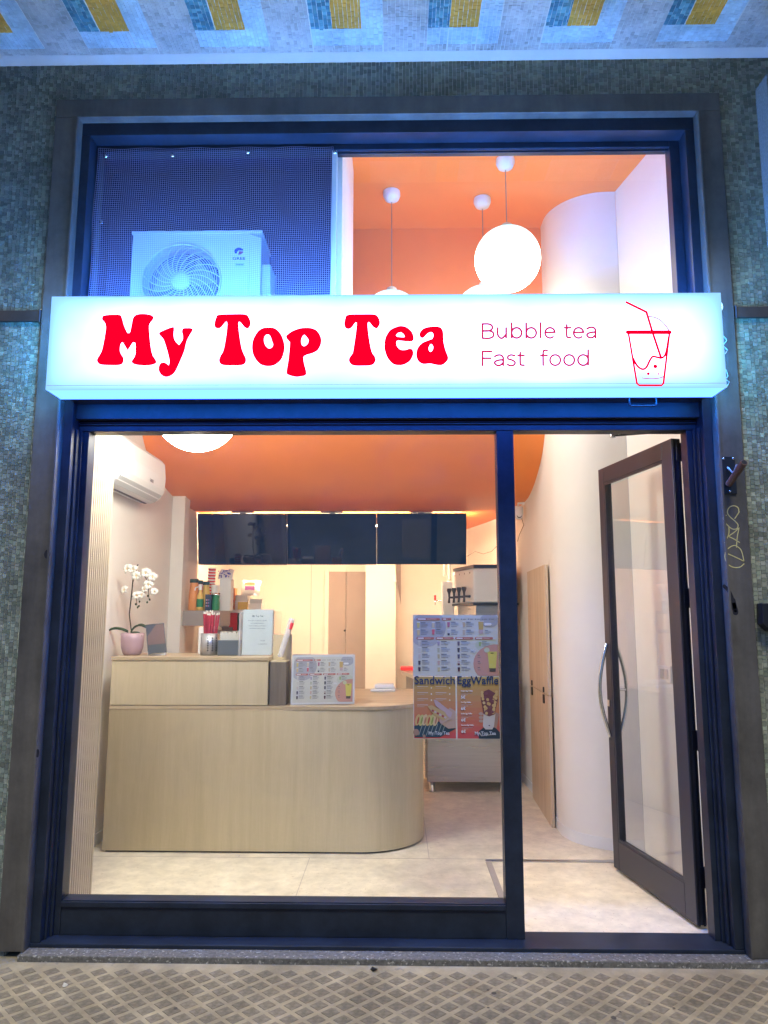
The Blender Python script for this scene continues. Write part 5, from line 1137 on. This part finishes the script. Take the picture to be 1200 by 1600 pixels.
# drink dispenser: body with a row of four taps facing the room
Yd = 3.12
a, b = at(739, 888, Yd), at(790, 944, Yd); dx0 = a.x; dz1 = a.z; dz0 = b.z
ds = thing('drink_dispenser', (dx0+.2, 3.4, 1.0), 'white drinks dispenser with four black taps facing the room', 'drink dispenser')
rr_ = at(706, 895, Yd+.62); ax_, ay_ = rr_.x, rr_.y           # far end of the tap face
pg = lambda e: [(dx0-e*.5, Yd-e), (dx0+.40+e, Yd-e), (dx0+.40+e, ay_+e), (ax_-e, ay_+e)]
MB().prism(pg(0), dz0+.01, dz1-.001).build('tank_body', M['whitep'], ds, .015)
MB().prism(pg(-.008), dz1, dz1+.034).build('top_lid', M['black'], ds, .005)
MB().prism(pg(.012), dz0-.012, dz0+.009).build('base_plate', M['black'], ds, .003)
MB().prism(pg(-.05), 1.0005, dz0-.013).build('pedestal', M['steel'], ds, .003)
fx_, fy_ = ax_-dx0, ay_-Yd; fl_ = math.hypot(fx_, fy_); nx_, ny_ = -fy_/fl_, fx_/fl_
for i in range(4):
    t_ = .14+.24*i; bx_, by_ = dx0+fx_*t_, Yd+fy_*t_; z_ = dz0+.07
    px0, py0 = bx_+nx_*.001, by_+ny_*.001; px1, py1 = bx_+nx_*.06, by_+ny_*.06
    tp = MB().tube([(px0, py0, z_), (px1, py1, z_), (px1+nx_*.004, py1+ny_*.004, z_-.055)], .013, 9).build('tap', M['black'], ds)
    MB().lathe((px1, py1, z_+.004), [(.010,0),(.012,.035),(.024,.065),(.022,.085),(.001,.085)], 12).build('tap_handle', M['black'], tp)
    MB().tube([(px0, py0, z_+.22), (px0+nx_*.004, py0+ny_*.004, z_+.22)], .009, 8).build('tap_badge', M['steel_d'], ds)
w2 = thing('water_tap_unit', (.42, 3.6, 1.0), 'slim white hot water unit with small red tap left of the dispenser', 'water unit')
a, b = at(690, 908, 3.75), at(706, 952, 3.75)
box('column', M['whitep'], a.x, a.x+.12, 3.72, 3.9, 1.0005, a.z, w2, .01); q = at(680, 942, 3.72)
MB().tube([(a.x, 3.78, q.z+.02), (q.x, 3.78, q.z+.02), (q.x, 3.78, q.z-.02)], .007, 8).build('spout', M['chrome'], w2)
MB().lathe((q.x, 3.78, q.z+.028), [(.012,0),(.010,.03),(.013,.045),(.001,.05)], 12).build('tap_lever', M['redb'], w2)
for i, (x, y0_, y1_) in enumerate(((694,882,900),(702,882,907))):
    q0, q1 = at(x, y0_, 3.9), at(x, y1_, 3.9); t = thing('hanging_tube', (q0.x, 3.9, q1.z), ('shorter' if i == 0 else 'longer')+' grey tube hanging above the hot water unit', 'tube'); MB().tube([tuple(q0), tuple(q1)], .017, 10).build('tube_body', M['greyp'], t); MB().tube([(q0.x, 3.9, q0.z), (q0.x, 3.9, 2.598)], .003, 5).build('tube_cord', M['greyp'], t)
q = at(718, 955, 3.3); 
for i, (x, lab) in enumerate(((725,'clear plastic beaker on the worktop below the taps'),(752,'clear plastic tub on the worktop right below the dispenser'))):
    p = at(x, 950, 3.05); t = thing('clear_container', (p.x, 3.06, 1.0), lab, 'container'); MB().lathe((p.x, 3.06, 1.0005), [(.001,0),(.035,0),(.045,.62*.2+.05*i),(.043,.62*.2+.05*i),(.033,.004)], 16).build('container_body', M['clear'], t)
# ---------------------------------------------------------------- left shelf and goods
SHY = 2.78
sa = at(289, 953, SHY+.02); s_z1 = sa.z; s_z0 = at(289, 977, SHY+.02).z; sx1 = at(344, 953, SHY+.02).x
sh = thing('wall_shelf', ((sa.x+sx1)/2, SHY, s_z0), 'grey brown box shelf on the left wall behind the counter', 'shelf')
box('shelf_box', M['doorgrey'], -1.884, sx1, SHY+.02, SHY+.42, s_z0, s_z1, sh, .003)
zs = s_z1+.0005; ys = SHY+.09
def pxx(x, y=ys): return at(x, 940, y).x
def bottle(name, x, top, r, mb_, mc, label, cap='cap', neck=.55, y=ys, lab_m=None):
    X_ = pxx(x, y); zt = at(x, top, y).z; h_ = zt-zs; t = thing(name, (X_, y, zs), label, 'bottle', 'bottles on the left shelf')
    MB().lathe((X_, y, zs), [(.001,0),(r,.0),(r*1.02,.01),(r,h_*.45),(r*.93,h_*.6),(r*neck,h_*.84),(r*neck,h_*.88)], 20).build('bottle_body', mb_, t)
    MB().lathe((X_, y, zs+h_*.88), [(r*neck*1.12,0),(r*neck*1.12,h_*.12),(.001,h_*.12)], 16).build(cap, mc, t)
    if lab_m: MB().lathe((X_, y, zs+h_*.15), [(r*1.03,0),(r*1.03,h_*.3)], 20).build('bottle_label', lab_m, t)
bottle('juice_bottle', 302, 904, .044, M['orangep'], M['dgreen'], 'orange bottle with dark green cap, leftmost on the shelf', neck=.8)
bottle('juice_bottle', 312, 906, .034, M['redb'], M['dgreen'], 'red bottle with dark cap behind the orange bottle', neck=.6, y=ys+.1, lab_m=M['green'])
bottle('syrup_bottle', 321, 908, .036, M['yellowp'], M['dgreen'], 'yellow bottle with green cap behind the spray bottle', neck=.75, y=ys+.07)
t = thing('spray_bottle', (pxx(313, ys-.04), ys-.04, zs), 'white trigger spray bottle with green yellow label on the shelf', 'spray bottle')
X_ = pxx(312, ys-.04); MB().lathe((X_, ys-.04, zs), [(.001,0),(.028,0),(.030,.02),(.028,.12),(.014,.165),(.013,.18)], 18).build('spray_body', M['yellowp'], t); MB().lathe((X_, ys-.04, zs+.18), [(.016,0),(.018,.05),(.001,.052)], 12).build('trigger_head', M['whitep'], t)
MB().tube([(X_-.005, ys-.04, zs+.215), (X_-.04, ys-.05, zs+.20), (X_-.045, ys-.05, zs+.175)], .006, 7).build('trigger', M['whitep'], t)
MB().lathe((X_, ys-.04, zs+.03), [(.0305,0),(.030,.07)], 18).build('spray_label', M['green'], t)
t = thing('tea_box', (pxx(326, ys-.04), ys-.04, zs), 'dark navy carton with colourful print on the shelf', 'carton'); X_ = pxx(326, ys-.04); zt = at(326, 928, ys-.04).z
box('carton', M['navy'], X_-.030, X_+.024, ys-.06, ys, zs, zt, t, .002); P_ = Print(Fr((X_-.03, ys-.0605, zs), (1,0,0), (0,0,1))); [P_.ell(.012+.011*(i%3), .04+.026*(i//3), .005, .007, ((.4,.42,.5),(.4,.1,.2),(.15,.2,.5))[i%3], 1, 8) for i in range(9)]; P_.build('carton_print', t)
bottle('drink_can', 337, 926, .034, M['green'], M['chrome'], 'green can beside the navy carton on the shelf', neck=.96, y=ys-.02)
bottle('cream_canister', 335, 913, .036, M['whitep'], M['whitep'], 'white canister behind the green can on the shelf', neck=.9, y=ys+.09)
# cup stack
X_ = pxx(328, ys+.2); zb = zs; t0 = None; ztop = at(328, 884, ys+.2).z; nC = 15
for i in range(nC):
    z_ = zb + (ztop-zb)*i/nC; 
    if t0 is None:
        t0 = thing('paper_cup', (X_, ys+.2, z_), 'red and white paper cup in the tall stack on the shelf', 'paper cup', 'stacked red and white cups')
        MB().lathe((X_, ys+.2, z_), [(.034,.0),(.038,.001),(.038,.0105),(.030,.011)], 16).build('cup_rim', M['whitep'], t0); MB().lathe((X_, ys+.2, z_-.0125), [(.032,0),(.0355,.0125)], 16).build('cup_side', M['redb'], t0)
    else: c_up = copy_tree(t0, None, (X_ + .0006*i, ys+.2, z_))
c_up['label'] = 'topmost red and white paper cup of the tall stack under the left screen'
# snack bags & boxes on a table behind
tbz = 1.44; Yt = 3.6
xa_, xb_ = at(340, 980, Yt).x, at(424, 980, Yt).x
st_ = thing('white_side_table', ((xa_+xb_)/2, Yt, FZ), 'white shelf unit with goods behind the notice', 'shelf unit')
tz = at(380, 952, Yt).z
box('upper_board', M['whitep'], xa_-.05, xb_+.02, Yt, Yt+.5, tz-.03, tz, st_, .003); box('side_panel', M['whitep'], xb_-.005, xb_+.02, Yt+.01, Yt+.5, FZ, tz-.031, st_, .002); box('side_panel', M['whitep'], xa_-.05, xa_-.025, Yt+.01, Yt+.5, FZ, tz-.031, st_, .002)
zl = at(380, 985, Yt).z; box('lower_board', M['greyp'], xa_-.024, xb_-.006, Yt+.01, Yt+.5, zl-.03, zl, st_, .002)
box('grey_drawer', M['steel_d'], at(346,975,Yt).x, at(362,975,Yt).x, Yt+.0, Yt+.2, zl+.0005, zl+.035, st_, .002)
def boxx(x0, x1, y0, y1, col, label, name='food_package', Y_=Yt+.04, dep=.12, base=None, cat='package'):
    a, b = at(x0, y0, Y_), at(x1, y1, Y_); zb = base if base is not None else b.z
    t = thing(name, ((a.x+b.x)/2, Y_, zb), label, cat, 'goods stacked behind the counter'); box('pack', M[col], a.x, b.x, Y_, Y_+dep, zb, a.z, t, .003); return t, a, b, zb
def stackpx(items, top=tz+.0005):
    for it in items: boxx(*it[:6], base=it[6] if len(it) > 6 else top)
t, a, b, zb = boxx(343, 358, 906, 952, 'tissue', 'tall cream paper bag beside the green can', base=tz+.0005)
t, a, b, zb = boxx(359, 366, 918, 952, 'orangep', 'narrow orange packet between cream bag and white cartons', base=tz+.0005)
P_ = Print(Fr((a.x, Yt+.0395, zb), (1,0,0), (0,0,1))); [P_.rect(.006, b.x-a.x-.006, .02+.03*i, .034+.03*i, ((.6,.05,.05),(.7,.5,.1))[i%2], 1) for i in range(4)]; P_.build('pack_print', t)
t, a, b, zb = boxx(367, 384, 938, 952, 'whitep', 'lower left white carton behind the notice', base=tz+.0005)
zc = a.z+.0008; t, a, b, zb = boxx(368, 386, 929, 938, 'paper', 'upper left white carton under the silver bag', base=zc)
zc2 = a.z+.0008
t, a, b, zb = boxx(388, 408, 942, 952, 'whitep', 'lower right white carton behind the notice', base=tz+.0005, Y_=Yt+.06)
t, a, b, zb = boxx(390, 409, 935, 942, 'paper', 'upper right white carton behind the notice', base=a.z+.0008, Y_=Yt+.06)
# silver snack bag leaning, blue patterned bag
def pillow(x0, x1, y0, y1, Y_, m, label, tilt=.1, name='snack_bag', extra=None):
    a, b = at(x0, y0, Y_), at(x1, y1, Y_); t = thing(name, ((a.x+b.x)/2, Y_, b.z), label, 'snack bag'); mb = MB(); n = 10; vs = []
    for s_ in (1, -1):
        for i in range(n+1):
            for j in range(n+1):
                u, v = i/n, j/n; bul = (math.sin(PI*u)*math.sin(PI*v))**.6 if 0 < i < n and 0 < j < n else 0
                r_ = .003*math.sin(i*2.7+j*4.1)
                vs.append((a.x+(b.x-a.x)*u + .004*math.sin(v*9)*(1 if i in (0, n) else 0), Y_-s_*(bul*.028) + tilt*v + r_, b.z+(a.z-b.z)*v + .004*math.sin(u*11)*(1 if j in (0, n) else 0)))
    q = (n+1)**2
    fs = [(i*(n+1)+j, (i+1)*(n+1)+j, (i+1)*(n+1)+j+1, i*(n+1)+j+1) for i in range(n) for j in range(n)]; fs += [tuple(q+x for x in f[::-1]) for f in fs]
    mb.add(vs, fs, True); mb.build('bag', m, t); return t, a, b
zz = zc2
t, a, b = pillow(376, 404, 905, 930, Yt+.07, M['foil'], 'silver foil snack bag with purple print lying on the cartons')
w_ = b.x-a.x; h_ = a.z-b.z; P_ = Print(Fr((a.x, Yt+.04, b.z), (1,0,0), (0,.25,1))); P_.rect(w_*.25, w_*.78, h_*.35, h_*.62, (.42,.10,.40), 1); P_.rect(w_*.22, w_*.8, h_*.64, h_*.85, (.75,.42,.2), 1); P_.ell(w_*.5, h_*.25, w_*.28, h_*.12, (.75,.72,.72), 1, 14); P_.build('bag_print', t)
t, a, b = pillow(340, 362, 888, 905, ys+.16, M['whitep'], 'white bag with blue dotted print leaning above the cream bag')
w_ = b.x-a.x; h_ = a.z-b.z; P_ = Print(Fr((a.x, ys+.125, b.z), (1,0,0), (0,.3,1))); r4 = random.Random(3)
for i in range(34): P_.ell(w_*r4.uniform(.08,.92), h_*r4.uniform(.2,.92), w_*.045, w_*.045, (.04,.06,.42), 1, 7)
P_.build('bag_print', t)
t, a, b, zb = boxx(343, 360, 904, 930, 'whitep', 'white tub that carries the blue dotted bag', Y_=ys+.16, base=zs, dep=.12)
t, a, b, zb = boxx(358, 370, 955, 966, 'redb', 'red and white packet on the lower board behind the straws', base=zl+.0005+0*1)
t, a, b, zb = boxx(344, 356, 953, 966, 'tissue', 'pale beige packet on the lower board beside the straws', base=zl+.036)
t, a, b, zb = boxx(371, 378, 957, 972, 'dgreen', 'dark green packet on the lower board left of the notice', base=zl+.0005)
t, a, b, zb = boxx(371, 386, 940, 951, 'yellowp', 'yellow orange packet in front of the white cartons', base=tz+.0005, Y_=Yt+.01, dep=.025)
